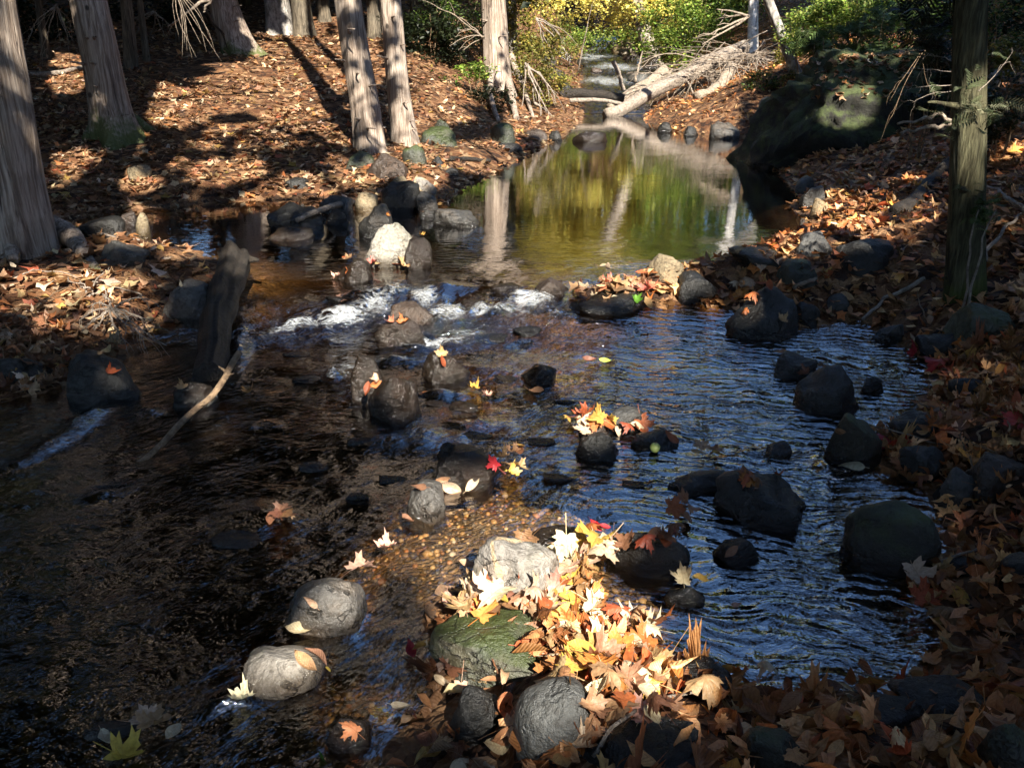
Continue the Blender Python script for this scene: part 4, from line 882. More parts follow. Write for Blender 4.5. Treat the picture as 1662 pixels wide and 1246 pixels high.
HERO = [  # px, py, kind, colour, length in px, label, rotation, tilt
 (858, 1055, 'beech', 'orange', 72, 'large flat orange toothed leaf on the right end of the big mossy stone', 200, .1),
 (812, 1150, 'beech', 'coral', 105, 'ribbed coral pink leaf wedged between two dark stones', 25, .1),
 (1022, 1042, 'beech', 'cream', 84, 'big smooth cream oval leaf on top of the sunlit pile', 75, .1),
 (940, 892, 'beech', 'yellow', 62, 'bright yellow leaf at the upper end of the sunlit pile', 60, .3),
 (918, 906, 'maple', 'cream', 70, 'cream maple leaf right of the pale striped stone', 160, .3),
 (985, 895, 'beech', 'pale', 52, 'pale oval leaf at the upper right tip of the sunlit pile', 30, .3),
 (925, 925, 'maple', 'orange', 54, 'vivid orange red maple leaf right of the pale striped stone', 210, .2),
 (880, 985, 'maple', 'cream', 90, 'broad cream maple leaf just below the pale striped stone', 100, .3),
 (808, 975, 'maple', 'yellow', 66, 'golden maple leaf standing at the left foot of the pale striped stone', 10, .5),
 (510, 977, 'beech', 'pink', 34, 'single pinkish leaf on the wet grey stone', 60, .05),
 (497, 1080, 'beech', 'tan', 56, 'tan leaf hanging off the right side of the whitish stone', 15, .1),
 (512, 1070, 'beech', 'tan', 50, 'second tan leaf behind the first at the whitish stone', -25, .2),
 (588, 945, 'maple', 'pink', 56, 'curled pinkish leaf at the right end of the wet grey stone', 130, .5),
 (497, 1030, 'beech', 'cream', 60, 'cream leaf caught between the wet grey stone and the whitish stone', 80, .1),
 (395, 1140, 'maple', 'pale', 52, 'pale leaf floating just below the whitish stone', 200, .05),
 (650, 1157, 'beech', 'pale', 46, 'pale green oval leaf on black water left of the dark stones', 80, .1),
 (538, 1217, 'beech', 'green', 36, 'fresh green leaf near the bottom edge', 20, .3),
 (172, 1207, 'beech', 'pale', 52, 'pale oval leaf in the dark water at bottom left', 95, .1),
 (205, 1236, 'maple', 'yellow', 80, 'large golden yellow leaf at the bottom left', 50, .1),
 (255, 1190, 'maple', 'tan', 70, 'tan leaf above the golden yellow one at bottom left', 120, .3),
 (285, 1205, 'beech', 'pale', 50, 'pale curled leaf right of the golden yellow one', 60, .3),
 (240, 1180, 'maple', 'cream', 40, 'small cream leaf at the top of the bottom left bunch', 20, .4),
 (668, 1068, 'beech', 'red', 44, 'dark red leaf under water left of the big mossy stone', 10, .1),
 (693, 1068, 'beech', 'pale', 34, 'narrow pale leaf standing against the left of the big mossy stone', 10, .6),
 (698, 1110, 'beech', 'tan', 44, 'tan leaf on edge at the lower left of the big mossy stone', -20, .6),
 (716, 1116, 'beech', 'cream', 30, 'small cream leaf at the lower left of the big mossy stone', 50, .3),
 (733, 785, 'beech', 'cream', 46, 'cream leaf on the far end of the shiny wet grey stone', 60, .4),
 (716, 780, 'beech', 'tan', 40, 'orange tan leaf beside the cream one on the shiny wet stone', 95, .3),
 (765, 788, 'beech', 'cream', 34, 'lone cream leaf right of the shiny wet grey stone', -50, .2),
 (684, 793, 'beech', 'tan', 34, 'tan leaf at the left of the shiny wet grey stone', 110, .2),
 (797, 752, 'maple', 'red', 32, 'red maple leaf on the dark flat wet rock', 20, .2),
 (706, 738, 'beech', 'tan', 22, 'tiny tan leaf on the left end of the dark flat wet rock', 80, .1),
 (628, 893, 'maple', 'pink', 42, 'pale pink maple leaf floating alone in the brown water', 60, .1),
 (660, 850, 'beech', 'tan', 36, 'thin tan leaf drifting above the pale pink maple leaf', 110, .1),
 (297, 629, 'maple', 'tan', 24, 'dull pinkish leaf on the black rock under the stick', 90, .1),
 (316, 612, 'beech', 'pale', 20, 'small grey leaf on the black rock under the stick', 20, .2),
 (180, 604, 'maple', 'orange', 28, 'orange leaf on the black boulder of the left bank', 70, .1),
 (160, 575, 'beech', 'tan', 20, 'tan leaf on top of the black boulder of the left bank', 80, .1),
 (405, 641, 'maple', 'ochre', 28, 'ochre leaf awash right of the diagonal stick', 70, .1),
 (295, 463, 'beech', 'pale', 16, 'pale round leaf on the round grey stone by the log', 20, .1),
 (1528, 600, 'maple', 'red', 50, 'bright red maple leaf in the right bank litter', 120, .3),
 (1492, 565, 'maple', 'red', 36, 'smaller red leaf near the water on the right bank', 60, .3),
 (1450, 706, 'maple', 'red', 56, 'deep red maple leaf beside the dark olive outlet rock', 40, .3),
 (1474, 716, 'maple', 'red', 46, 'deep red leaf overlapping another by the dark olive outlet rock', 160, .3),
 (1648, 690, 'maple', 'red', 46, 'red leaf at the right edge of the picture', 30, .3),
 (1108, 945, 'maple', 'cream', 48, 'cream maple leaf on the small dark rock in the blue pool', 30, .2),
 (1138, 955, 'beech', 'yellow', 30, 'yellow leaf beside the cream maple leaf in the blue pool', 30, .3),
 (1243, 1108, 'maple', 'pale', 50, 'pale standing leaf at the near shore of the blue pool', 10, .6),
 (1200, 1160, 'maple', 'pale', 56, 'wide pale leaf in the litter below the blue pool', 50, .2),
 (1375, 1158, 'maple', 'pale', 48, 'pale leaf left of the low flat slate stone', 10, .3),
 (1562, 976, 'beech', 'ochre', 56, 'yellow oval leaf on the right bank below the olive boulder', 80, .1),
 (1485, 948, 'maple', 'cream', 62, 'crinkled cream maple leaf at the near foot of the olive boulder', 200, .3),
 (1515, 925, 'maple', 'tan', 40, 'tan cupped leaf right behind the crinkled cream one', 120, .3),
 (1540, 925, 'maple', 'cream', 70, 'pale torn leaf right of the olive boulder foot', 80, .3),
 (1523, 1015, 'beech', 'ochre', 38, 'curled ochre leaf at the right shore of the blue pool', 40, .2),
 (1568, 1150, 'beech', 'pink', 66, 'rolled pinkish leaf on the lower right bank', -40, .15),
 (1600, 1195, 'maple', 'orange', 90, 'big orange leaf in the lower right corner', 160, .3),
 (1640, 1140, 'maple', 'rust', 80, 'rust coloured leaf above the big orange one in the corner', 80, .3),
 (1400, 1095, 'beech', 'rust', 54, 'rust oval leaf at the edge of the near blue water', 80, .1),
 (1350, 1125, 'beech', 'brown', 64, 'dark brown oval leaf at the edge of the near blue water', 95, .1),
 (1033, 487, 'maple', 'green', 24, 'small bright green leaf on the long black spit rock', 160, .1),
 (972, 441, 'beech', 'cream', 22, 'cream leaf at the tip of the rock spit', 60, .4),
 (986, 443, 'beech', 'cream', 20, 'cream leaf right beside its pair at the tip of the rock spit', 10, .5),
 (1390, 752, 'beech', 'pale', 46, 'pale long leaf at the outlet below the dark olive rock', 100, .1),
 (770, 635, 'maple', 'yellow', 28, 'yellow leaf caught in the riffle', 60, .1),
 (790, 648, 'maple', 'pink', 22, 'pale leaf drifting next to the yellow one in the riffle', 60, .1),
 (866, 605, 'maple', 'brown', 36, 'brown leaf stuck to the submerged stone mid stream', 10, .3),
 (862, 640, 'beech', 'tan', 40, 'tan leaf floating below the submerged stone mid stream', 80, .2),
 (985, 592, 'beech', 'lime', 26, 'yellow green leaf floating in front of the rock spit', 95, .1),
 (960, 590, 'beech', 'brown', 34, 'brown leaf floating next to the yellow green one', 70, .1),
 (718, 575, 'maple', 'tan', 26, 'tan leaf on the wet rock below the white water', 80, .2),
 (722, 588, 'beech', 'rust', 24, 'rust leaf on the wet rock below the white water', 20, .3),
 (612, 622, 'beech', 'orange', 24, 'orange leaf in the cleft of the twin wet rocks', 100, .2),
 (607, 612, 'maple', 'pink', 20, 'pink leaf at the top of the cleft of the twin wet rocks', 20, .3),
 (603, 640, 'beech', 'rust', 28, 'rust leaf low in the cleft of the twin wet rocks', 10, .3),
 (635, 523, 'maple', 'coral', 24, 'coral leaf on the wet brown rock in the white water', 70, .1),
 (655, 523, 'maple', 'rust', 24, 'rust red leaf on the wet brown rock in the white water', 110, .1),
 (372, 474, 'beech', 'orange', 30, 'orange and green leaf lying across the big wet log', 80, .1),
 (1092, 713, 'beech', 'rust', 34, 'rust leaf on the dark low stone behind the green fruit', 30, .2),
 (1270, 520, 'maple', 'tan', 24, 'tan leaf on the rotten looking black rock', 30, .2),
 (1210, 508, 'maple', 'orange', 18, 'small orange maple leaf at the water edge of the rock spit', 10, .2),
 (1240, 440, 'maple', 'cream', 20, 'cream star shaped leaf beside the round olive stone', 20, .3),
 (1268, 574, 'beech', 'tan', 26, 'tan leaf on the left end of the stone by the domed rock', 140, .2),
 (1302, 600, 'maple', 'brown', 28, 'brown leaf on the right end of the stone by the domed rock', 90, .2),
 (1368, 700, 'beech', 'brown', 28, 'brown leaf on the left side of the dark olive outlet rock', 110, .2),
 (1190, 895, 'beech', 'tan', 32, 'tan leaf against the small pointed dark stone', 120, .3),
 (1195, 990, 'beech', 'pink', 26, 'dim pinkish leaf under the blue water', 70, .05),
 (520, 1092, 'beech', 'yellow', 18, 'tiny yellow leaf at the tip of the tan leaves by the whitish stone', 10, .3),
 (572, 1180, 'maple', 'coral', 44, 'wet coral leaf on the sunlit brown stone near the bottom', 60, .1),
 (565, 440, 'beech', 'orange', 20, 'orange leaf left of the pale pointed stone', 60, .2),
 (547, 453, 'maple', 'pink', 18, 'pink leaf on the low rock by the pale pointed stone', 60, .2),
 (628, 348, 'maple', 'orange', 10, 'orange leaf on the black rounded rock behind the pale pointed stone', 60, .1),
 (685, 385, 'maple', 'ochre', 14, 'ochre leaf floating right of the pale pointed stone', 80, .05),
]
for px, py, kd, cl, sz, lb, rt, ti in HERO:
    p, n = cast(px, py)
    put_leaf(p, n, kd, cl, px_size(p, sz), lb, rot=rt, tilt=ti, lift=.004 + .02 * (ti > .25), var=2 if ti < .15 else None)
def in_poly(x, y, P):
    c = False
    for (ax, ay), (bx, by) in zip(P, P[1:] + P[:1]):
        if (ay > y) != (by > y) and x < (bx - ax) * (y - ay) / (by - ay) + ax: c = not c
    return c
def pile(P, n, cols, s0, s1, label, group, lift=.045, tilt=.28, kinds=('maple', 'maple', 'beech')):
    x0, x1 = min(p[0] for p in P), max(p[0] for p in P); y0, y1 = min(p[1] for p in P), max(p[1] for p in P); k = 0
    while k < n:
        x, y = random.uniform(x0, x1), random.uniform(y0, y1)
        if not in_poly(x, y, P): continue
        k += 1; p, nn = cast(x, y)
        put_leaf(p, nn * .4 + np.array([0, 0, .6]), random.choice(kinds), random.choice(cols), px_size(p, random.uniform(s0, s1)), label, group, lift=.006 + lift * k / n, tilt=tilt)
WARM = ['tan', 'tan', 'tan', 'brown', 'rust', 'orange', 'cream', 'ochre', 'brown', 'pink']
pile([(720, 975), (800, 960), (880, 975), (930, 890), (1000, 890), (985, 920), (960, 960), (1000, 990), (1080, 1050), (1060, 1080), (960, 1040), (900, 1010), (760, 1000)], 44, ['cream', 'tan', 'tan', 'yellow', 'orange', 'cream', 'pink', 'ochre', 'rust', 'pale'], 46, 80,
     'dry curled leaf in the sunlit crest of the pile beside the pale striped stone', 'leaves in the sunlit crest of the pile')
pile([(890, 1040), (960, 1035), (1060, 1070), (1090, 1090), (1160, 1150), (1080, 1190), (980, 1170), (960, 1110), (900, 1095)], 50, WARM + ['orange', 'rust', 'cream'], 48, 84,
     'brown or rust leaf in the pile above the broad flat dark stone', 'leaves in the lower part of the pile')
pile([(955, 1120), (985, 1180), (960, 1240), (900, 1246), (945, 1225)], 10, WARM, 40, 66, 'tan leaf packed along the right side of the smooth charcoal stone', 'leaves beside the smooth charcoal stone')
pile([(720, 968), (790, 962), (850, 985), (845, 1000), (780, 1010), (725, 990)], 10, ['tan', 'tan', 'cream', 'pink', 'brown', 'ochre'], 36, 58, 'dry leaf lying along the top edge of the big mossy stone', 'leaves on top of the big mossy stone', .02)
pile([(960, 462), (1020, 452), (1085, 468), (1060, 480), (970, 476)], 16, ['tan', 'rust', 'brown', 'coral', 'tan'], 22, 36, 'rust or tan leaf heaped on the long black spit rock', 'leaves on the long black spit rock', .03, .3)
pile([(1165, 470), (1240, 448), (1250, 470), (1210, 500), (1175, 495)], 14, ['tan', 'orange', 'rust', 'cream', 'tan'], 20, 34, 'orange or tan leaf heaped between the black spit rocks', 'leaves heaped between the black spit rocks', .03, .3)
pile([(925, 690), (965, 670), (1000, 668), (1050, 690), (1040, 712), (1000, 705), (940, 705)], 12, ['tan', 'cream', 'ochre', 'brown', 'rust'], 30, 46, 'brown leaf lodged in the rock cluster beside the green fruit', 'leaves lodged in the rock cluster', .02)
pile([(810, 750), (855, 735), (862, 760), (840, 785), (812, 778)], 7, ['tan', 'ochre', 'brown'], 30, 48, 'brown leaf in the soggy bunch right of the flat wet rock', 'leaves in the soggy bunch', .03)
pile([(1200, 770), (1265, 760), (1260, 785), (1205, 795)], 7, ['rust', 'brown', 'brown'], 30, 44, 'dark orange brown leaf bunched on the flat angular slab', 'leaves on the flat angular slab', .02, .3)
pile([(1010, 885), (1040, 880), (1110, 865), (1120, 900), (1080, 905)], 7, ['brown', 'tan', 'brown', 'rust'], 34, 52, 'dull tan leaf stuck on the round black stone of the blue pool', 'leaves on the round black stone', .02, .2)
pile([(1085, 830), (1110, 820), (1120, 850), (1090, 860)], 5, ['rust', 'tan', 'brown'], 28, 40, 'orange brown leaf sticking up above the round black stone', 'leaves behind the round black stone', .04, .6)
pile([(440, 850), (480, 838), (496, 846), (480, 862), (448, 860)], 6, ['pink', 'tan', 'brown'], 26, 40, 'pinkish brown leaf in the bunch floating on black water', 'leaves in the floating bunch', .03)
pile([(1110, 735), (1160, 735), (1170, 752), (1120, 748)], 5, ['ochre', 'brown', 'tan'], 26, 36, 'ochre leaf stranded behind the low dark stone near the green fruit', 'leaves stranded near the green fruit', .02, .3)
pile([(545, 425), (585, 420), (592, 432), (560, 440), (590, 436), (670, 432), (664, 438)], 8, ['orange', 'orange', 'coral', 'tan'], 14, 22, 'orange leaf trapped round the pale pointed stone', 'leaves round the pale pointed stone', .02, .4)
pile([(960, 860), (975, 855), (978, 880), (962, 888)], 3, ['rust', 'red'], 26, 34, 'wet red brown leaf between pale striped stone and blue pool', 'wet red brown leaves', .03, .5)
# the little green fruit
def fruit():
    p, n = cast(1063, 738); r = px_size(p, 8.5); V, Fc = ICO[3]; V = V.copy()
    rad = np.hypot(V[:, 0], V[:, 1]); V[:, 2] -= .22 * np.exp(-(rad / .28) ** 2) * np.sign(V[:, 2]); V *= 1 + .04 * fbm(V * 1.5, 2, 3)[:, None]
    m, nt = new_mat('green_fruit_skin'); pos = N(nt, 'ShaderNodeTexCoord').outputs['Object']
    c = mixc(nt, noise(nt, pos, 40, 3), (.30, .40, .07), (.55, .60, .20)); pb = N(nt, 'ShaderNodeBsdfPrincipled', {'Base Color': c, 'Roughness': .35}); finish(nt, pb.outputs[0])
    C = p + np.array([0, .01, r * .7])
    o = mesh_obj('green_fruit', V * r + C, Fc, m, loc=tuple(C)); tag(o, 'small round yellow green fruit at the water edge beside a dark stone', 'fruit')
    mb = MB(); mb.tube([C + [0, 0, r * .7], C + [r * .2, 0, r * 1.25]], r * .09, 5); mb.build('stalk', WOOD_BROWN, o)
fruit()
# ------------------------------------------------------------------ foliage clouds
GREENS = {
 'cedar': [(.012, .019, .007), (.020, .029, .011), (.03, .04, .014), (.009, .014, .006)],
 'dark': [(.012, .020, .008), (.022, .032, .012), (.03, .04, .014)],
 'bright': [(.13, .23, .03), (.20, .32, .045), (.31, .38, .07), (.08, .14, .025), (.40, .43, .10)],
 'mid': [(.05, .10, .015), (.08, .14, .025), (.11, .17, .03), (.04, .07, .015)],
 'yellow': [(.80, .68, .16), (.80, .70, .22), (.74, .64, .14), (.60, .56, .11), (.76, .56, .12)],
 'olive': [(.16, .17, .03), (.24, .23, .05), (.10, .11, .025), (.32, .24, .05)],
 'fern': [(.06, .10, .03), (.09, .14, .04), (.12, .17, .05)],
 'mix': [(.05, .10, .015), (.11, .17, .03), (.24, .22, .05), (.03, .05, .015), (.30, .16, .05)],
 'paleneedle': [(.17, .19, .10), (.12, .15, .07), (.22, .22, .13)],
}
def foliage(name, C, rad, n, size, pal, parent, clumps=40, shape='card', droop=.6, hollow=.55, carve=True, spread=.22, mat=None):
    """leaf-sized faces gathered in clumps through an ellipsoid"""
    C = np.asarray(C, float); rad = np.asarray(rad, float)
    u = rng.normal(size=(clumps, 3)); u /= np.linalg.norm(u, axis=1)[:, None]
    cc = u * (hollow + (1 - hollow) * rng.random(clumps))[:, None] ** .8 * rad
    cs = rng.uniform(.6, 1.4, clumps); tone = rng.uniform(.6, 1.25, clumps)
    i = rng.integers(0, clumps, n)
    P = C + cc[i] + np.clip(rng.normal(size=(n, 3)), -2.2, 2.2) * (spread * np.cbrt(rad.prod())) * cs[i][:, None] * np.array([1, 1, .7])
    k = P[:, 2] > ground(P[:, 0], P[:, 1]) + .02
    if carve: k &= ~open_to_sun(P)
    P, i = P[k], i[k]; n = len(P)
    if n < 3: return None
    sz = size * rng.uniform(.6, 1.35, n)
    V, Fc, U, kk = leaf_mesh(shape, P, sz, np.abs(rng.normal(0, droop, n)), np.full(n, .25))
    pal = np.array(GREENS[pal]); c = pal[rng.integers(0, len(pal), n)] * rng.uniform(.75, 1.2, (n, 1)) * tone[i][:, None]
    return mesh_obj(name, V, Fc, mat or FOL, parent=parent, uv=U, col=np.clip(np.repeat(c, kk, 0), 0, .85))

# ------------------------------------------------------------------ trees
def flare_fn(hs, amt, lobes, seed, h0=.32):
    r = np.random.default_rng(seed); ph = r.uniform(0, 6.28, 3); kk = [lobes, lobes + 2, lobes * 2 + 1]
    def f(i, th):
        e = np.exp(-hs / h0)[:, None]
        l = .55 * np.cos(kk[0] * th[None] + ph[0]) + .3 * np.cos(kk[1] * th[None] + ph[1])
        rid = .05 * np.cos(kk[2] * th[None] + ph[2] + hs[:, None] * .25) + .03 * np.cos(13 * th[None] + ph[1] + hs[:, None] * .3)
        return 1 + amt * e * (1 + .8 * l) + rid
    return f
def tree(label, base, top, r0, r1, H, mat, name='cedar_tree', cat='tree', group=None, flare=.9, lobes=4, roots=(), crown=None, moss=0, bend=0.0, seg=28, seed=1, snags=0, extra_crowns=(), h0=.17):
    """base/top: photo pixels of the trunk axis; radii in metres; H: height built"""
    B = hit(*base, f=ground) if len(base) == 2 else np.array(base, float)
    if len(top) == 2:
        d = raydir(*top); t = B[1] / d[1]; Tp = np.array([0, 0, EYE]) + d * t
    else: Tp = np.array(top, float)
    _, _, D0 = proj(B); _, _, D1 = proj(Tp); r0, r1 = r0 / 2 * float(D0) / F, r1 / 2 * float(D1) / F
    ax = (Tp - B); ax = ax / max(ax[2], .1); e = empty(name, tuple(B), label, cat, group)
    n = 60; u = np.linspace(0, 1, n) ** 1.6; hs = u * H
    pts = B + ax * hs[:, None]; pts[:, 2] -= .12 * (1 - u) ** 20
    lean = 1 - np.exp(-hs / 5.0)
    pts[:, 0] -= ax[0] * hs * lean * .55; pts[:, 1] -= ax[1] * hs * lean * .55
    if bend: pts[:, 0] += bend * np.sin(np.linspace(0, 3, n)) * np.minimum(hs, 2)
    pts[:, 0] += .05 * r0 / .2 * fbm(np.stack([hs * .6, hs * 0 + seed, hs * 0], -1), 2) * np.minimum(hs, 1)
    rad = np.interp(hs, [0, max(Tp[2] - B[2], .5), H], [r0, r1, r1 * .25])
    mb = MB(); mb.tube(pts, rad, seg, .035, seed, flare_fn(hs, flare, lobes, seed, h0) if flare else None)
    for q in roots:      # roots: pixel paths with radii
        P3 = []
        for (px, py, dz) in q[0]:
            p = hit(px, py, f=ground); P3.append(p + np.array([0, 0, dz]))
        mb.tube(curve(P3, 16, .01, seed), np.linspace(q[1], q[2], 16), 10, .12, seed)
    ms = (lambda V: np.clip((1 - (V[:, 2] - B[2]) / .55), 0, 1) * moss) if True else None
    mb.build('trunk', mat, e, moss=ms)
    for s in range(snags):
        h = random.uniform(.12, .95) * (Tp[2] - B[2]); j = int(np.argmin(abs(hs - h))); a = random.uniform(3.3, 6.1)
        L = random.uniform(.05, .2); q = pts[j] + np.array([math.cos(a), math.sin(a), 0]) * rad[j] * .8
        m2 = MB(); m2.tube(curve([q, q + np.array([math.cos(a), math.sin(a), .15]) * L, q + np.array([math.cos(a + .3), math.sin(a), .1]) * L * 1.6], 6), [.022, .014, .010, .009, .008, .004], 6, .1, s); m2.build('branch_stub', mat, e)
    if crown:
        hz, rx, rz, cnt, sz, pal = crown[:6]; j = int(np.argmin(abs(hs - hz))); off = crown[6] if len(crown) > 6 else (0, 0)
        Cc = pts[j] + np.array([off[0], off[1], 0])
        o = foliage('crown', Cc, (rx, rx, rz), cnt, sz, pal, e, clumps=max(30, cnt // 60), spread=.16)
        m3 = MB()                                   # limbs reaching into the crown
        for s in range(9):
            k = int(np.interp(s, [0, 8], [n * .55, n * .93])); a = s * 2.4; q = pts[k]; L = rx * random.uniform(.5, .85)
            m3.tube(curve([q, q + np.array([math.cos(a) * L * .5 + off[0] * .4, math.sin(a) * L * .5 + off[1] * .4, L * .22]), q + np.array([math.cos(a) * L + off[0] * .8, math.sin(a) * L + off[1] * .8, L * .2])], 8, .05, s), np.linspace(rad[k] * .45, .01, 8), 6)
        m3.build('limbs', mat, e)
    return e, pts, rad, hs

# left to right as they stand
T1, p1, r1_, h1_ = tree('massive pale cedar at the left edge with a thick root running right', (34, 408), (-34, 0), 104, 104, 11, BARK, flare=.22, lobes=3, h0=.2, roots=[([(70, 395, .10), (115, 400, .06), (160, 440, -.02)], .12, .03), ([(30, 405, .10), (22, 430, .03)], .10, .03)], moss=.45, seed=3, snags=5,
     crown=(8.6, 3.6, 3.2, 18000, .22, 'cedar', (2.0, -1.0)))
tree('leaning grey cedar with very mossy spreading roots on the left slope', (188, 222), (136, 0), 60, 56, 12, BARK, flare=.75, lobes=4, roots=[([(170, 205, .1), (140, 228, .02)], .12, .05), ([(205, 205, .1), (248, 214, .0)], .12, .04), ([(195, 210, .1), (198, 240, 0)], .10, .04)], moss=1.0, seed=5, snags=6,
     crown=(8.5, 3.5, 4.4, 13000, .24, 'cedar'))
tree('crooked cedar curving up from the left slope with a mossy heel', (394, 90), (356, 0), 52, 46, 12, BARK, flare=.5, lobes=3, moss=.9, seed=6, bend=.0, snags=2, crown=(8.5, 3.4, 4.5, 12000, .26, 'cedar'))
tree('left of the two straight sunlit cedars on the shore', (602, 246), (566, 0), 47, 42, 13, BARK, flare=.25, lobes=5, seed=8, snags=7, h0=.22, crown=(8.8, 3.3, 4.6, 14000, .24, 'cedar'))
tree('right and slimmer of the two straight sunlit cedars on the shore', (660, 232), (632, 0), 37, 34, 13, BARK, flare=.3, lobes=4, seed=9, snags=6, h0=.22, crown=(8.8, 3.2, 4.6, 13000, .24, 'cedar'))
tree('forked cedar standing on tall bare roots above the pool', (812, 150), (796, 0), 44, 38, 13, BARK, flare=.25, lobes=3, seed=10, snags=5, roots=[([(815, 130, .55), (828, 165, .25), (838, 195, .02)], .10, .05), ([(800, 130, .5), (797, 170, .2), (808, 198, .02)], .07, .035), ([(825, 120, .5), (850, 160, .2), (865, 190, 0)], .08, .03)],
     crown=(6.5, 2.5, 4.3, 14000, .22, 'cedar'))
tree('slim grey trunk tight behind the forked cedar', (832, 118), (826, 0), 20, 18, 12, BARKG, flare=.3, seed=12, crown=(8, 2.2, 3, 4500, .22, 'cedar'))
for k, (b, t, r, lb) in enumerate([((212, 112), (204, 0), 22, 'dim'), ((238, 100), (226, 0), 11, ''), ((456, 52), (448, 0), 44, 'wide grey'), ((494, 58), (486, 0), 34, ''), ((608, 58), (604, 0), 22, ''), ((528, 34), (524, 0), 20, ''),
                                 ((285, 70), (300, 0), 9, ''), ((160, 95), (172, 0), 10, ''), ((75, 90), (62, 0), 12, ''), ((330, 50), (318, 0), 12, ''), ((560, 40), (556, 0), 12, ''), ((670, 40), (668, 0), 8, ''), ((725, 70), (722, 0), 6, '')]):
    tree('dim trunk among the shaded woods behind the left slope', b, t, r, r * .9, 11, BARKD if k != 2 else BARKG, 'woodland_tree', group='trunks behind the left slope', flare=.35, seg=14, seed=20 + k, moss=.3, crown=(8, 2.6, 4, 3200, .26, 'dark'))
TR, pR, rR, hR = tree('slim straight cedar on the right bank with bare twigs on its left side', (1572, 478), (1566, 0), 54, 48, 9, BARKM, flare=.4, lobes=4, h0=.18, seed=31, moss=.8, snags=3, crown=(7.6, 3.0, 1.9, 11000, .19, 'cedar', (.4, -.6)))
BX, pB, rB, hB = tree('bright white birch trunk behind the brush pile', (1222, 84), (1222, 0), 17, 16, 13, BIRCH, 'birch_tree', flare=.15, seed=33, crown=(11, 2.0, 2.0, 1800, .16, 'yellow', (1.2, 1.0)))
tree('grey trunk leaning left above the giant boulder', (1296, 116), (1240, 0), 17, 15, 9, BARKG, 'leaning_tree', flare=.2, seed=34, crown=(7, 1.6, 1.6, 1500, .16, 'mid', (0, 1)))
tree('mottled tan trunk leaning over the cascade', (1068, 112), (1022, 0), 25, 21, 11, PATCH, 'leaning_tree', flare=.35, seed=35, bend=.0, crown=(6.2, 2.2, 3.2, 5200, .18, 'yellow', (.3, .4)))

# woods upstream: sunlit crowns mirrored in the pool
def wood(label, x, y, H, r, pal, n, size, group, low=.2, mat=None, w=None, clumps=None, hollow=.5):
    g = float(ground(np.array([x]), np.array([y]))[0]); e = empty('woodland_tree', (x, y, g), label, 'tree', group)
    pts = curve([(x, y, g - .1), (x + random.uniform(-.3, .3), y, g + H * .5), (x + random.uniform(-.4, .4), y, g + H * .9)], 14, .08, x); mb = MB(); mb.tube(pts, np.linspace(r, r * .25, 14), 10, .05, 2)
    for s in range(7):
        k = 4 + s; a = s * 2.4; L = H * .2; q = pts[k]; mb.tube(curve([q, q + np.array([math.cos(a) * L, math.sin(a) * L, L * .7])], 6, .05, s), np.linspace(r * .35, .01, 6), 5)
    mb.build('trunk', mat or BARKD, e, moss=lambda V: V[:, 2] * 0)
    zc = g + H * (low + 1) / 2; rz = H * (1 - low) / 2; w = w or H * .24
    foliage('crown', (x, y, zc), (w, w, rz), n, size, pal, e, clumps=clumps or max(40, n // 45), spread=.13, hollow=hollow, droop=1.1, carve=y < 12 and x > -9)
for x, y, H, pal in [(1.0, 34, 10.5, 'yellow'), (3.3, 38, 12, 'yellow'), (5.4, 35, 11, 'yellow'), (2.2, 45, 14, 'yellow'), (-1.2, 40, 13, 'olive'), (6.5, 44, 13.5, 'olive')]:
    wood('golden yellow maple glowing at the head of the stream', x, y, H, .16, pal, 15000, .20, 'yellow trees upstream', low=.08, w=3.0, clumps=420, hollow=.35)
for x, y, H, pal in [(6.0, 28, 8.6, 'bright'), (8.0, 31, 10, 'mid'), (10.5, 29, 9.5, 'bright'), (9.2, 24, 8, 'mid'), (12.5, 26, 9.5, 'mid'), (8.0, 38, 13, 'bright'), (11, 37, 13, 'olive'), (14, 36, 13, 'mid'), (15, 33, 10, 'mid'), (17.5, 27, 9.5, 'dark')]:
    wood('sunlit green tree on the right bank upstream', x, y, H, .14, {'mid': 'bright'}.get(pal, pal), 6500, .19, 'green trees upstream', low=.06, w=2.5)
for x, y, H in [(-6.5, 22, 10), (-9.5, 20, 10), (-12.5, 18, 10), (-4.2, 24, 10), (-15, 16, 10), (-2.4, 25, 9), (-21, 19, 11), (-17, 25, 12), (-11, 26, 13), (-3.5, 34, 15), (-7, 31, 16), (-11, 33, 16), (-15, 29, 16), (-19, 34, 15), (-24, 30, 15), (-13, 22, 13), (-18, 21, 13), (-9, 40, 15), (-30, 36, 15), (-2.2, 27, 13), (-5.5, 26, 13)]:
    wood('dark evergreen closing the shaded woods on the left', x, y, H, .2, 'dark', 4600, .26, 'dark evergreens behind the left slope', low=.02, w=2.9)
for x, y, H, pal in [(9.5, 13.5, 9.5, 'mix'), (12, 17, 10, 'mix'), (8.5, 18, 6.5, 'mid'), (14, 12, 10, 'dark'), (12.5, 22, 9, 'mix'), (17, 19, 10, 'mix'), (10, 9, 7, 'dark'), (20, 25, 11, 'mid')]:
    wood('shaded mixed tree on the hillside above the giant boulder', x, y, H, .12, pal, 4200, .17, 'trees above the giant boulder', low=.04, w=2.1)
for x, y in [(9, -9), (4, -14), (-2, -14), (-8, -11), (-13, -3), (-13, 4), (-12.5, 10), (-10.5, 7), (-15, 13), (-16, 8), (-17, 1), (14, -4), (14.5, 3), (13.5, 8)]:  # added out of view so the near banks receive less sky light
    wood('unseen dark evergreen added to block sky light around the near stream', x, y, 10, .2, 'dark', 3000, .42, 'added evergreens blocking sky light', low=.03, w=3.0)
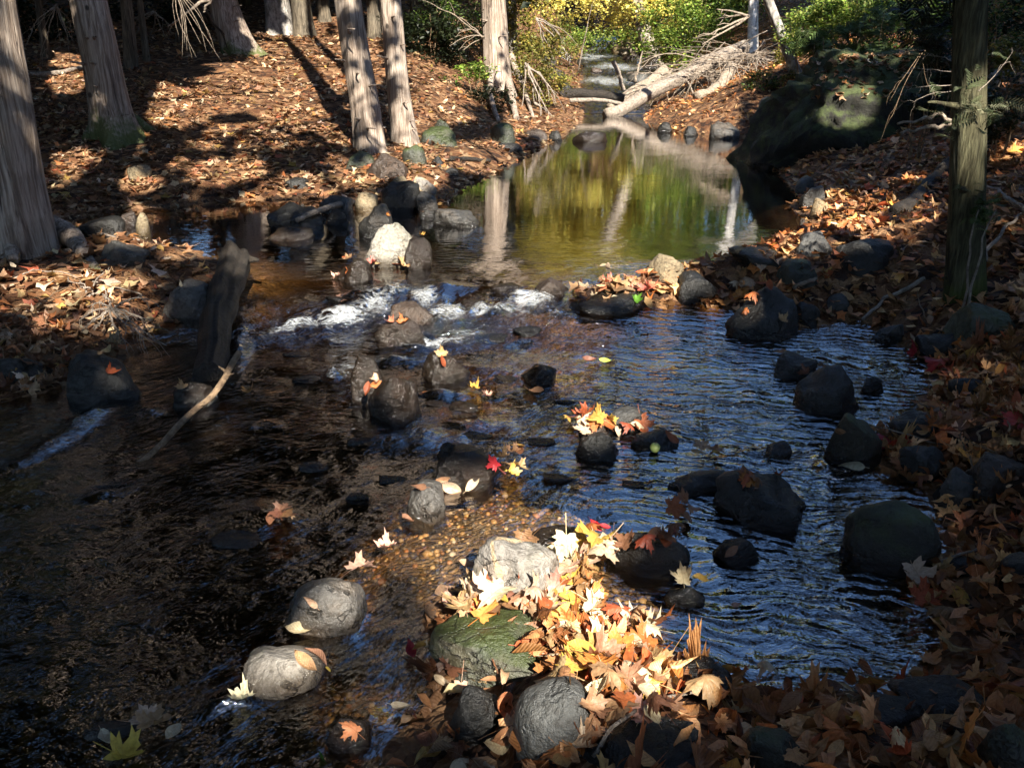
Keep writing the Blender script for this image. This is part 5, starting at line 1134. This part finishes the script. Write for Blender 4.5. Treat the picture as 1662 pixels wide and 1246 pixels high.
for k in range(9):
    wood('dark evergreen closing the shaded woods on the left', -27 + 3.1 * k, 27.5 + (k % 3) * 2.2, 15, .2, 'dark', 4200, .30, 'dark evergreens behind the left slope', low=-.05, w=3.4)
# unseen maples placed to shade the near stream, crowns carved open along the sun patches
def roof_tree(x, y, cx, cy, n=13000, h=8.2, rad=3.5, pal='olive'):
    g = float(ground(np.array([x]), np.array([y]))[0]); e = empty('shade_maple', (x, y, g), 'unseen maple placed to shade the near stream, crown carved for sun patches', 'tree', 'unseen maples shading the near stream')
    mb = MB(); pts = curve([(x, y, g - .1), (x * .85 + cx * .15, y * .85 + cy * .15, g + 3.5), (cx * .6 + x * .4, cy * .6 + y * .4, h - 1), (cx, cy, h + .8)], 22, .06, x); mb.tube(pts, np.linspace(.24, .05, 22), 14, .05, 4)
    for s in range(8):
        q = pts[11 + s]; a = s * 2.4; L = rad * .6; cl = curve([q, q + np.array([math.cos(a) * L, math.sin(a) * L, .6])], 7, .06, s)
        if not open_to_sun(cl[1:]).any(): mb.tube(cl, np.linspace(.07, .01, 7), 6)
    mb.build('trunk', BARKG, e, moss=lambda V: V[:, 2] * 0)
    foliage('crown', (cx, cy, h), (rad, rad, 1.5), n, .18, pal, e, clumps=170, spread=.13, hollow=.1, droop=.5)
for a in [(5.0, -6.5, 4.5, -6.0), (.8, -12, 1.2, -7.4), (-1.6, -5.5, -1.2, -5), (7.6, -5, 7, -5), (3.3, -1.2, 2.95, -1), (-1.4, -1.2, -1.5, -.6), (6.6, 0, 7, 0), (7.4, 3.4, 7.4, 4), (-6.2, 2.6, -5.2, 2.6), (11, -1, 11, -1), (-5.6, -3, -5.2, -2.4), (-6.6, 8.2, -5.4, 7.4), (-9, 5.2, -8.2, 5.5), (4.8, 2.4, 4.2, 2.6), (-7.4, -7, -6, -6.4), (6, -9.5, 5, -9.2), (0, -9.5, .6, -9.2), (10.5, 4.5, 10.5, 5), (12, 8, 11.5, 8.5), (-8.5, -2, -8.8, -1.5), (-9, 3, -9.2, 2.5), (-9.5, 7.5, -9, 7), (9.5, -8, 10, -8), (-11, -6, -11, -6)]:
    roof_tree(*a)

# ------------------------------------------------------------------ logs, sticks and dead branches
def log(label, px_pts, r0, r1, mat, cat='log', name='fallen_log', dz=0.0, depths=None, seg=14, wob=.01, group=None, subs=(), bmp=.06, n=40):
    P = []
    for i, q in enumerate(px_pts):
        if len(q) == 3:
            d = raydir(q[0], q[1]); P.append(np.array([0, 0, EYE]) + d * (q[2] / d[1]))
        else: P.append(cast(*q)[0] + np.array([0, 0, dz]))
    c = curve(P, n, wob, len(label)); B = c[0]
    mb = MB(); mb.tube(c, np.linspace(r0, r1, n), seg, bmp, len(label))
    for f, v, L, r in subs:
        j = int(f * (n - 1)); v = np.array(v, float); v /= np.linalg.norm(v)
        mb.tube(curve([c[j], c[j] + v * L * .5 + np.array([0, 0, .03 * L]), c[j] + v * L], 10, .04 * L, int(f * 100)), np.linspace(r, r * .25, 10), 6, .05, 3)
    o = mb.build(name, mat, loc=tuple(B), moss=lambda V: V[:, 2] * 0); tag(o, label, cat, group); return o, c
log('big pale fallen trunk slanting up out of the pool at the log jam', [(985, 190, 18.6), (1060, 150, 19.4), (1140, 108, 20.4), (1208, 74, 21.4)], .125, .165, WOOD_GREY, seg=20, wob=.06, bmp=.16,
    subs=[(.55, (.3, -.6, -.8), .7, .03), (.62, (.6, -.4, .7), .9, .03), (.7, (.2, -.7, -.7), .8, .025), (.8, (.5, -.5, -.6), 1.0, .03), (.9, (.7, -.4, .5), .9, .03)])
log('bleached broken trunk lying behind the big fallen trunk', [(990, 176, 20.2), (1030, 150, 20.6), (1078, 118, 21.4)], .10, .15, WOOD_PALE, seg=16, wob=.05, bmp=.14)
log('dark log lying level across the head of the pool', [(910, 152, 20.4), (960, 153, 20.3), (1015, 160, 20.1)], .12, .10, WOOD_DARK, seg=14, wob=.03)
log('thin pole lying just below the dark level log', [(925, 164, 19.7), (975, 163, 19.7), (1020, 172, 19.5)], .05, .04, WOOD_GREY, wob=.02)
log('pale log end under the brush on the right', [(1130, 160, 18.5), (1168, 138, 19.2), (1190, 110, 19.8)], .10, .13, WOOD_PALE, seg=14, wob=.03)
log('white splintered stick standing in the log jam', [(1012, 148, 20), (1004, 122, 20), (997, 100, 20)], .045, .05, WOOD_GREY, name='dead_branch', cat='branch', wob=.03)
log('short stick standing beside the white splintered one', [(1030, 134, 20.5), (1036, 112, 20.5), (1042, 84, 20.6)], .03, .015, WOOD_PALE, name='dead_branch', cat='branch', wob=.03)
lg, lc = log('big black wet log jammed at the left end of the riffle', [(386, 416, 5.35), (374, 470, 4.8), (354, 540, 4.26), (343, 606, 3.74)], .088, .066, WOOD_DARK, seg=44, wob=.05, bmp=.30, n=90, subs=[(.05, (.95, -.1, .0), .16, .05)])
st, sc_ = log('long bare stick lying diagonally in the stream below the big wet log', [(392, 574, 3.72), (345, 640, 3.38), (270, 712, 3.02), (200, 772, 2.86)], .015, .010, WOOD_BROWN, name='stick', cat='stick', wob=.012, subs=[(.16, (-.7, .1, .5), .05, .010), (.2, (.9, 0, .3), .04, .008), (.45, (.8, .2, .4), .03, .006)], seg=10)
log('thin pale twig crossing the broad flat dark stone', [(960, 1246), (1010, 1185), (1080, 1150), (1135, 1140)], .0045, .003, WOOD_GREY, name='twig', cat='twig', dz=.03, wob=.004, seg=6, n=24)
log('curved stick reaching down to the water on the right bank', [(1395, 528), (1440, 490), (1500, 462)], .010, .014, WOOD_GREY, name='stick', cat='stick', dz=.03, seg=8, wob=.012)
log('pale broken stub sticking out of the rotten black rock', [(1288, 480), (1325, 464)], .014, .011, WOOD_PALE, name='stick', cat='stick', dz=.05, seg=8, n=8)
log('dark mossy log half buried in the right bank leaves', [(1462, 350), (1500, 308), (1545, 268)], .05, .07, WOOD_DARK, dz=.0, wob=.04, bmp=.25)
log('thick fallen log high on the right bank at the picture edge', [(1600, 150), (1640, 118), (1690, 90)], .09, .10, WOOD_GREY, dz=.06)
log('long thin pole leaning on the left shore rocks', [(482, 367), (520, 350), (575, 336)], .022, .028, WOOD_GREY, name='stick', cat='stick', dz=.04, wob=.015, seg=8)
log('thin dark stick on the leaves right of the straight cedars', [(730, 262), (765, 262), (795, 266)], .03, .025, WOOD_DARK, name='stick', cat='stick', dz=.03)
log('pale straight branch lying on the far left litter', [(50, 128), (95, 124), (145, 113)], .04, .03, WOOD_GREY, name='stick', cat='stick', dz=.05)
log('slim twig lying right of the big cedar root', [(108, 378), (160, 385), (228, 398)], .010, .007, WOOD_GREY, name='twig', cat='twig', dz=.03, seg=6, wob=.01)
log('bare branch leaning out of the left bank into the pool', [(868, 168, 17.6), (890, 182, 17.4), (906, 204, 17.2)], .03, .015, WOOD_GREY, name='dead_branch', cat='branch', wob=.03)
log('grey branch on the right bank beside the slim cedar', [(1590, 310), (1625, 330), (1665, 365)], .010, .016, WOOD_GREY, name='dead_branch', cat='branch', dz=.05, wob=.02)
log('lower grey stick on the right bank beside the slim cedar', [(1660, 355), (1615, 400), (1590, 440)], .008, .014, WOOD_GREY, name='dead_branch', cat='branch', dz=.06, wob=.02)

for k in range(24):       # twigs in the litter
    x, y = (random.uniform(1420, 1650), random.uniform(480, 1200)) if k < 15 else (random.uniform(20, 240), random.uniform(440, 560))
    p = hit(x, y, f=surf)
    if shore_dist(p[0:1], p[1:2])[0] < .05: continue
    a = random.uniform(0, 3.14); L = random.uniform(.08, .24); v = np.array([math.cos(a), math.sin(a), random.uniform(-.05, .2)])
    mb = MB(); mb.tube(curve([p + np.array([0, 0, .035]) - v * L, p + np.array([0, .02, .045]), p + np.array([0, 0, .05]) + v * L], 12, .012, k), np.linspace(.0045, .002, 12), 6, .05, k)
    o = mb.build('twig', WOOD_GREY if k % 2 else WOOD_BROWN, loc=tuple(p), moss=lambda V: V[:, 2] * 0)
    tag(o, 'thin twig lying in the leaf litter of the right bank' if k < 15 else 'thin twig lying in the leaf litter of the left bank', 'twig', 'twigs in the right bank litter' if k < 15 else 'twigs in the left bank litter')
def spray_branch(label, root, tips, depth, r, mat, group=None, twigs=3, name='dead_branch', tipr=.3, wob=.03):
    """one dead branch: stems fanning out from root pixel to the tip pixels, with side twigs"""
    d = raydir(*root); A = np.array([0, 0, EYE]) + d * (depth / d[1]); mb = MB()
    for k, (x, y, dd) in enumerate(tips):
        e = raydir(x, y); Bp = np.array([0, 0, EYE]) + e * ((depth + dd) / e[1]); m = (A + Bp) / 2 + np.array([random.uniform(-.1, .1), 0, random.uniform(.0, .12)]) * np.linalg.norm(Bp - A)
        c = curve([A, m, Bp], 14, wob, k + len(label)); mb.tube(c, np.linspace(r, r * tipr, 14), 6, .05, k)
        for t in range(twigs):
            q = c[random.randint(5, 12)]; v = (Bp - A) * random.uniform(.15, .35) + np.array([random.uniform(-.2, .2), random.uniform(-.2, .2), random.uniform(-.25, .15)]) * np.linalg.norm(Bp - A)
            mb.tube(curve([q, q + v * .5, q + v + np.array([0, 0, -.05])], 7, .01, t + k), np.linspace(r * .4, r * .15, 7), 5)
    o = mb.build(name, mat, loc=tuple(A), moss=lambda V: V[:, 2] * 0); return tag(o, label, 'branch', group)
spray_branch('fan of dry hanging twigs left of the leaning grey cedar', (92, 8), [(40, 80, -.5), (62, 112, 0), (70, 126, .2), (110, 60, 0), (122, 78, .3), (128, 90, 0), (52, 60, .4), (100, 100, .3), (75, 90, .2), (116, 112, 0), (30, 60, .1)], 9.5, .0045, WOOD_PALE, twigs=1, wob=.008)
spray_branch('fan of long dry needles like twigs between the left cedars', (283, -20), [(296, 94, 0), (312, 100, .2), (336, 84, 0), (352, 92, .4), (300, 70, -.3), (326, 72, 0), (345, 70, .5), (290, 60, .2), (304, 84, 0), (318, 92, 0), (360, 100, .3)], 10.5, .005, WOOD_PALE, twigs=0, wob=.008)
spray_branch('bare crooked branch curving down in front of the crooked cedar', (342, 0), [(272, 42, -.2), (330, 22, 0)], 13, .03, WOOD_GREY, twigs=1)
spray_branch('long dark limb dropping to the heel of the crooked cedar', (305, -8), [(362, 56, .5), (340, 40, .3)], 15, .05, WOOD_DARK, twigs=1)
spray_branch('bare bent branches right of the left shaded trunks', (250, 20), [(215, 60, 0), (268, 66, .3), (282, 62, 0), (242, 62, .2), (200, 40, 0)], 16.5, .02, WOOD_GREY, twigs=2)
spray_branch('pale bare twigs reaching left from the forked cedar', (785, 62), [(745, 30, -.3), (742, 50, -.3), (730, 72, -.5), (752, 80, 0), (700, 8, -.4)], 16.6, .014, WOOD_PALE, twigs=2)
spray_branch('tangle of drooping roots under the forked cedar', (855, 105), [(880, 190, -.3), (905, 170, 0), (868, 170, 0), (890, 150, .2), (845, 190, 0), (900, 198, -.4)], 17, .022, WOOD_GREY, twigs=3)
spray_branch('dry twigs hanging over the left bank beyond the forked cedar', (870, 30), [(915, 70, 0), (900, 100, .2), (930, 60, .4), (885, 88, 0), (930, 95, 0)], 18.5, .016, WOOD_GREY, twigs=3)
spray_branch('big pale arching branch above the brush pile', (1216, 28), [(1150, 58, -.3), (1140, 72, -.5), (1165, 16, 0), (1175, 30, .2)], 20.5, .035, WOOD_PALE, twigs=3)
for k in range(24):
    x = random.uniform(1070, 1262); y = 140 - (x - 1040) * .33 + random.uniform(-12, 18); tp = []
    for q in range(random.randint(3, 5)):
        a = random.uniform(-.4, 3.5); L = random.uniform(45, 115); tp.append((x + math.cos(a) * L * 1.1, min(y + math.sin(a) * L * .8, 182), random.uniform(-.9, .1)))
    spray_branch('bleached dead branch in the tangled brush on the big fallen trunk', (x, y), tp, 20.6 - random.uniform(0, 1.2), random.uniform(.008, .017), WOOD_PALE if k % 3 else WOOD_GREY, group='dead branches of the brush pile', twigs=3)
spray_branch('tangle of roots and twigs hanging from the left bank edge', (180, 500), [(235, 548, -.2), (215, 520, -.1), (150, 545, -.1), (245, 485, 0), (130, 520, 0), (200, 560, -.15), (170, 470, .1), (270, 560, -.2), (110, 555, -.1), (250, 520, 0), (140, 495, .1)], 4.3, .007, WOOD_GREY, twigs=5, wob=.012)
spray_branch('twigs poking out of the leaves on the left bank', (150, 480), [(90, 500, 0), (120, 455, .1), (185, 470, .1), (60, 470, .2)], 4.7, .007, WOOD_GREY, twigs=3)
0 and spray_branch('thin stems hanging in front of the slim right cedar foot', (1590, 395), [(1590, 480, -.1), (1560, 470, 0), (1610, 490, -.05), (1500, 455, 0)], 3.95, .0045, WOOD_GREY, twigs=2)
spray_branch('broken pale lower branch of the slim right cedar', (1544, 186), [(1462, 201, -.2)], 4.1, .009, WOOD_PALE, twigs=0, tipr=.6)
spray_branch('broken pale branch just under the other on the slim right cedar', (1540, 207), [(1455, 219, -.2)], 4.1, .011, WOOD_PALE, twigs=0, tipr=.35)
for k, (rt, tp) in enumerate([((1545, 100), [(1505, 92, 0)]), ((1545, 118), [(1476, 112, -.1)]), ((1545, 140), [(1470, 148, -.1)]), ((1545, 150), [(1480, 168, 0)]), ((1590, 150), [(1640, 90, .1)])]):
    spray_branch('bare ferny twig curving out of the slim right cedar', rt, [(x, y, d) for x, y, d in tp], 4.15, .0026, WOOD_GREY, group='bare twigs of the slim right cedar', twigs=3, wob=.006)
spray_branch('thin hooped twig in front of the giant boulder', (1500, 80), [(1420, 102, .3), (1445, 165, 0), (1440, 205, 0), (1520, 160, .2)], 6, .0028, WOOD_BROWN, twigs=1, wob=.01)

# ------------------------------------------------------------------ bushes, ferns, saplings
def bush(label, px, py, depth, w, h, pal, n, size, group=None, name='bush', shape='card', stems=5, clumps=26, droop=.7, dpt=.7, carve=False, cat='bush', hollow=.35, spread=.2):
    d = raydir(px, py); C = np.array([0, 0, EYE]) + d * (depth / d[1]); g = float(ground(np.array([C[0]]), np.array([C[1]]))[0])
    e = empty(name, (C[0], C[1], g), label, cat, group); mb = MB()
    for s in range(stems):
        a = random.uniform(0, 6.28); b = np.array([C[0] + .1 * w * math.cos(a), C[1] + .1 * w * math.sin(a), g - .05]); t = C + np.array([w * .35 * math.cos(a), w * .3 * math.sin(a), h * random.uniform(-.1, .35)])
        mb.tube(curve([b, (b + t) / 2 + np.array([0, 0, .1 * h]), t], 8, .02, s), np.linspace(.009, .003, 8) * max(1, w * .6), 5)
    mb.build('stem', WOOD_GREY if s % 2 else WOOD_BROWN, e, moss=lambda V: V[:, 2] * 0)
    foliage('leaves', C, (w / 2, w / 2 * dpt, h / 2), n, size, pal, e, clumps=clumps, shape=shape, droop=droop, carve=carve, hollow=hollow, spread=spread)
m_ = lambda px, D: px * D / F
for i, (px, py, D, w, h, pal, n, s, lb) in enumerate([
    (700, 62, 17.5, 150, 110, 'cedar', 2400, .12, 'low dark green cedar bush behind the right straight cedar'),
    (745, 20, 19, 150, 90, 'mid', 1500, .10, 'dull green shrub above the dark cedar bush'),
    (768, 116, 16.0, 62, 26, 'bright', 360, .09, 'little bright green seedling in front of the forked cedar'),
    (715, 140, 16, 70, 40, 'mid', 420, .07, 'small green plant on the bank left of the seedling'),
    (790, 170, 15.6, 80, 60, 'cedar', 700, .08, 'dark mossy shrub under the roots of the forked cedar'),
    (880, 110, 18.0, 90, 130, 'olive', 1900, .09, 'olive shrub drooping over the left bank at the log jam'),
    (870, 40, 20, 110, 110, 'olive', 2200, .11, 'tall olive shrub behind the drooping one'),
    (930, 12, 24, 150, 46, 'yellow', 700, .13, 'yellow maple bough hanging over the cascade'),
    (985, 70, 31, 150, 50, 'bright', 1700, .12, 'bright grass green clump at the head of the cascade'),
    (1110, 60, 23.5, 130, 150, 'bright', 3200, .12, 'lush bright green bush right of the mottled trunk'),
    (1150, 20, 25.5, 130, 120, 'mid', 2600, .12, 'tall green bush between the mottled trunk and the birch'),
    (1060, 20, 27, 110, 70, 'yellow', 1400, .13, 'yellow green bush behind the mottled trunk'),
    (1282, 92, 17, 60, 60, 'olive', 800, .08, 'olive bush right of the birch foot'),
    (1250, 135, 16.0, 80, 62, 'mix', 1300, .07, 'shaggy brown green bush at the right end of the brush pile'),
    (1330, 45, 15, 130, 100, 'bright', 2600, .08, 'green bush behind the leaning grey trunk'),
    (1410, 22, 14.5, 170, 70, 'bright', 2800, .08, 'mixed green bush above the giant boulder'),
    (1480, 50, 13, 160, 100, 'mid', 2300, .08, 'dim green bush between the giant boulder and the slim cedar'),
    (1530, 105, 9.5, 90, 90, 'dark', 800, .07, 'black green undergrowth between the giant boulder and the slim cedar'),
    (1630, 170, 7.0, 110, 120, 'dark', 900, .06, 'black green undergrowth right of the slim cedar'),
    (1600, 20, 11, 170, 80, 'dark', 1200, .09, 'dark thicket at the top right corner'),
    (1500, 165, 8.0, 60, 40, 'cedar', 300, .06, 'dark low shrub leaning over the right shoulder of the giant boulder'),
    (1180, 55, 30, 150, 130, 'bright', 2600, .13, 'bright green thicket far behind the birch'),
    (1010, 25, 33, 120, 60, 'yellow', 1700, .14, 'glowing yellow thicket at the far head of the cascade'),
    (930, 60, 27, 60, 50, 'bright', 700, .10, 'fresh green shrub left of the cascade'),
    (1620, 60, 9.5, 120, 120, 'mix', 1500, .06, 'dim bush with brown leaves at the right edge'),
    (1640, 90, 7.5, 60, 60, 'olive', 420, .06, 'small yellow green plant at the right edge'),
    (60, 60, 17, 150, 110, 'dark', 2400, .12, 'black green bush behind the massive left cedar'),
    (270, 50, 20, 170, 110, 'dark', 2600, .12, 'dark thicket between the two left cedars'),
    (420, 20, 25, 130, 60, 'dark', 1700, .14, 'dark thicket right of the crooked cedar'),
    (560, 15, 27, 140, 60, 'dark', 1700, .14, 'dark thicket behind the straight cedars'),
    (640, 20, 25, 120, 60, 'cedar', 1500, .14, 'dark green thicket right of the straight cedars'),
    (1360, 330, 7.6, 40, 16, 'paleneedle', 120, .035, 'tiny dry plant by the giant boulder foot')]):
    bush(lb, px, py, D, m_(w, D), m_(h, D), pal, int(n * 1.9), s * .68, stems=2 if pal == 'yellow' else 5)
for i, (px, py, D, w, h) in enumerate([(1350, 66, 11.5, 120, 36), (1400, 88, 11, 110, 26), (1318, 78, 12.5, 70, 26), (1450, 30, 11, 120, 40)]):
    bush('fern like green frond clump on top of the giant boulder', px, py, D, m_(w, D), m_(h, D), 'fern', 60, .30, group='ferns on the giant boulder', name='fern', shape='frond', cat='fern', stems=3, clumps=12)
bush('green cedar sprig growing at the foot of the slim right cedar', 1600, 345, 4.3, .16, .26, 'fern', 26, .09, name='cedar_sprig', shape='frond', stems=2, cat='plant', clumps=6)
def cedar_sprays():
    for px, py, dd, n, s, pal in [(1590, 150, 4.12, 26, .11, 'paleneedle'), (1555, 165, 4.05, 14, .10, 'paleneedle'), (1530, 50, 4.6, 40, .15, 'cedar'), (1500, 20, 4.8, 40, .15, 'cedar'), (1600, 330, 4.2, 14, .09, 'fern')]:
        q = raydir(px, py); C = np.array([0, 0, EYE]) + q * (dd / q[1]); foliage('sprays', C, (.14, .12, .13), n, s, pal, TR, clumps=8, shape='frond', droop=.9, carve=False, spread=.35)
cedar_sprays()
# leaves fallen on the giant boulder
def boulder_litter():
    P = []
    while len(P) < 170:
        x, y = random.uniform(1315, 1480), random.uniform(88, 170); p, n = cast(x, y)
        if n[2] > .35 and random.random() < 1.2 - (y - 88) / 90: P.append(p + np.array([0, 0, .012]))
    P = np.array(P); n = len(P); V, Fc, U, kk = leaf_mesh('maple_low', P, rng.uniform(.07, .13, n), np.abs(rng.normal(0, .5, n)), np.full(n, .35))
    tag(mesh_obj('leaf_litter', V, Fc, LEAF, uv=U, col=np.repeat(leaf_colors(n), kk, 0)), 'scattered brown leaves lying on the crown of the giant boulder', 'leaf litter', kind='stuff')
boulder_litter()

# ------------------------------------------------------------------ sun and sky
w = bpy.data.worlds.new('World'); scene.world = w; w.use_nodes = True; nt = w.node_tree; nt.nodes.clear()
sky = nt.nodes.new('ShaderNodeTexSky'); sky.sky_type = 'NISHITA'; sky.sun_disc = False; sky.ozone_density = 6.5; sky.dust_density = .4; sky.sun_elevation = SUN_EL; sky.sun_rotation = R(180) - SUN_AZ
bg = N(nt, 'ShaderNodeBackground', {'Color': sky.outputs[0], 'Strength': .105}); o = nt.nodes.new('ShaderNodeOutputWorld'); nt.links.new(bg.outputs[0], o.inputs[0])
sl = bpy.data.lights.new('sun', 'SUN'); sl.energy = 5.0; sl.angle = R(.5); sl.color = (1, .93, .82)
so = bpy.data.objects.new('sun', sl); COL.objects.link(so); so.rotation_euler = Vector(S2).to_track_quat('Z', 'Y').to_euler(); so.location = (4, -8, 12)
vs = scene.view_settings; vs.view_transform = 'Standard'; vs.look = 'None'; vs.gamma = 1; vs.exposure = 2.0
scene.display_settings.display_device = 'sRGB'
cy = scene.cycles; cy.use_denoising = True; cy.max_bounces = 6; cy.diffuse_bounces = 3; cy.glossy_bounces = 3; cy.transmission_bounces = 3; cy.transparent_max_bounces = 8
cy.caustics_reflective = False; cy.caustics_refractive = False; cy.sample_clamp_indirect = 3.0; cy.use_adaptive_sampling = True; cy.adaptive_threshold = .02
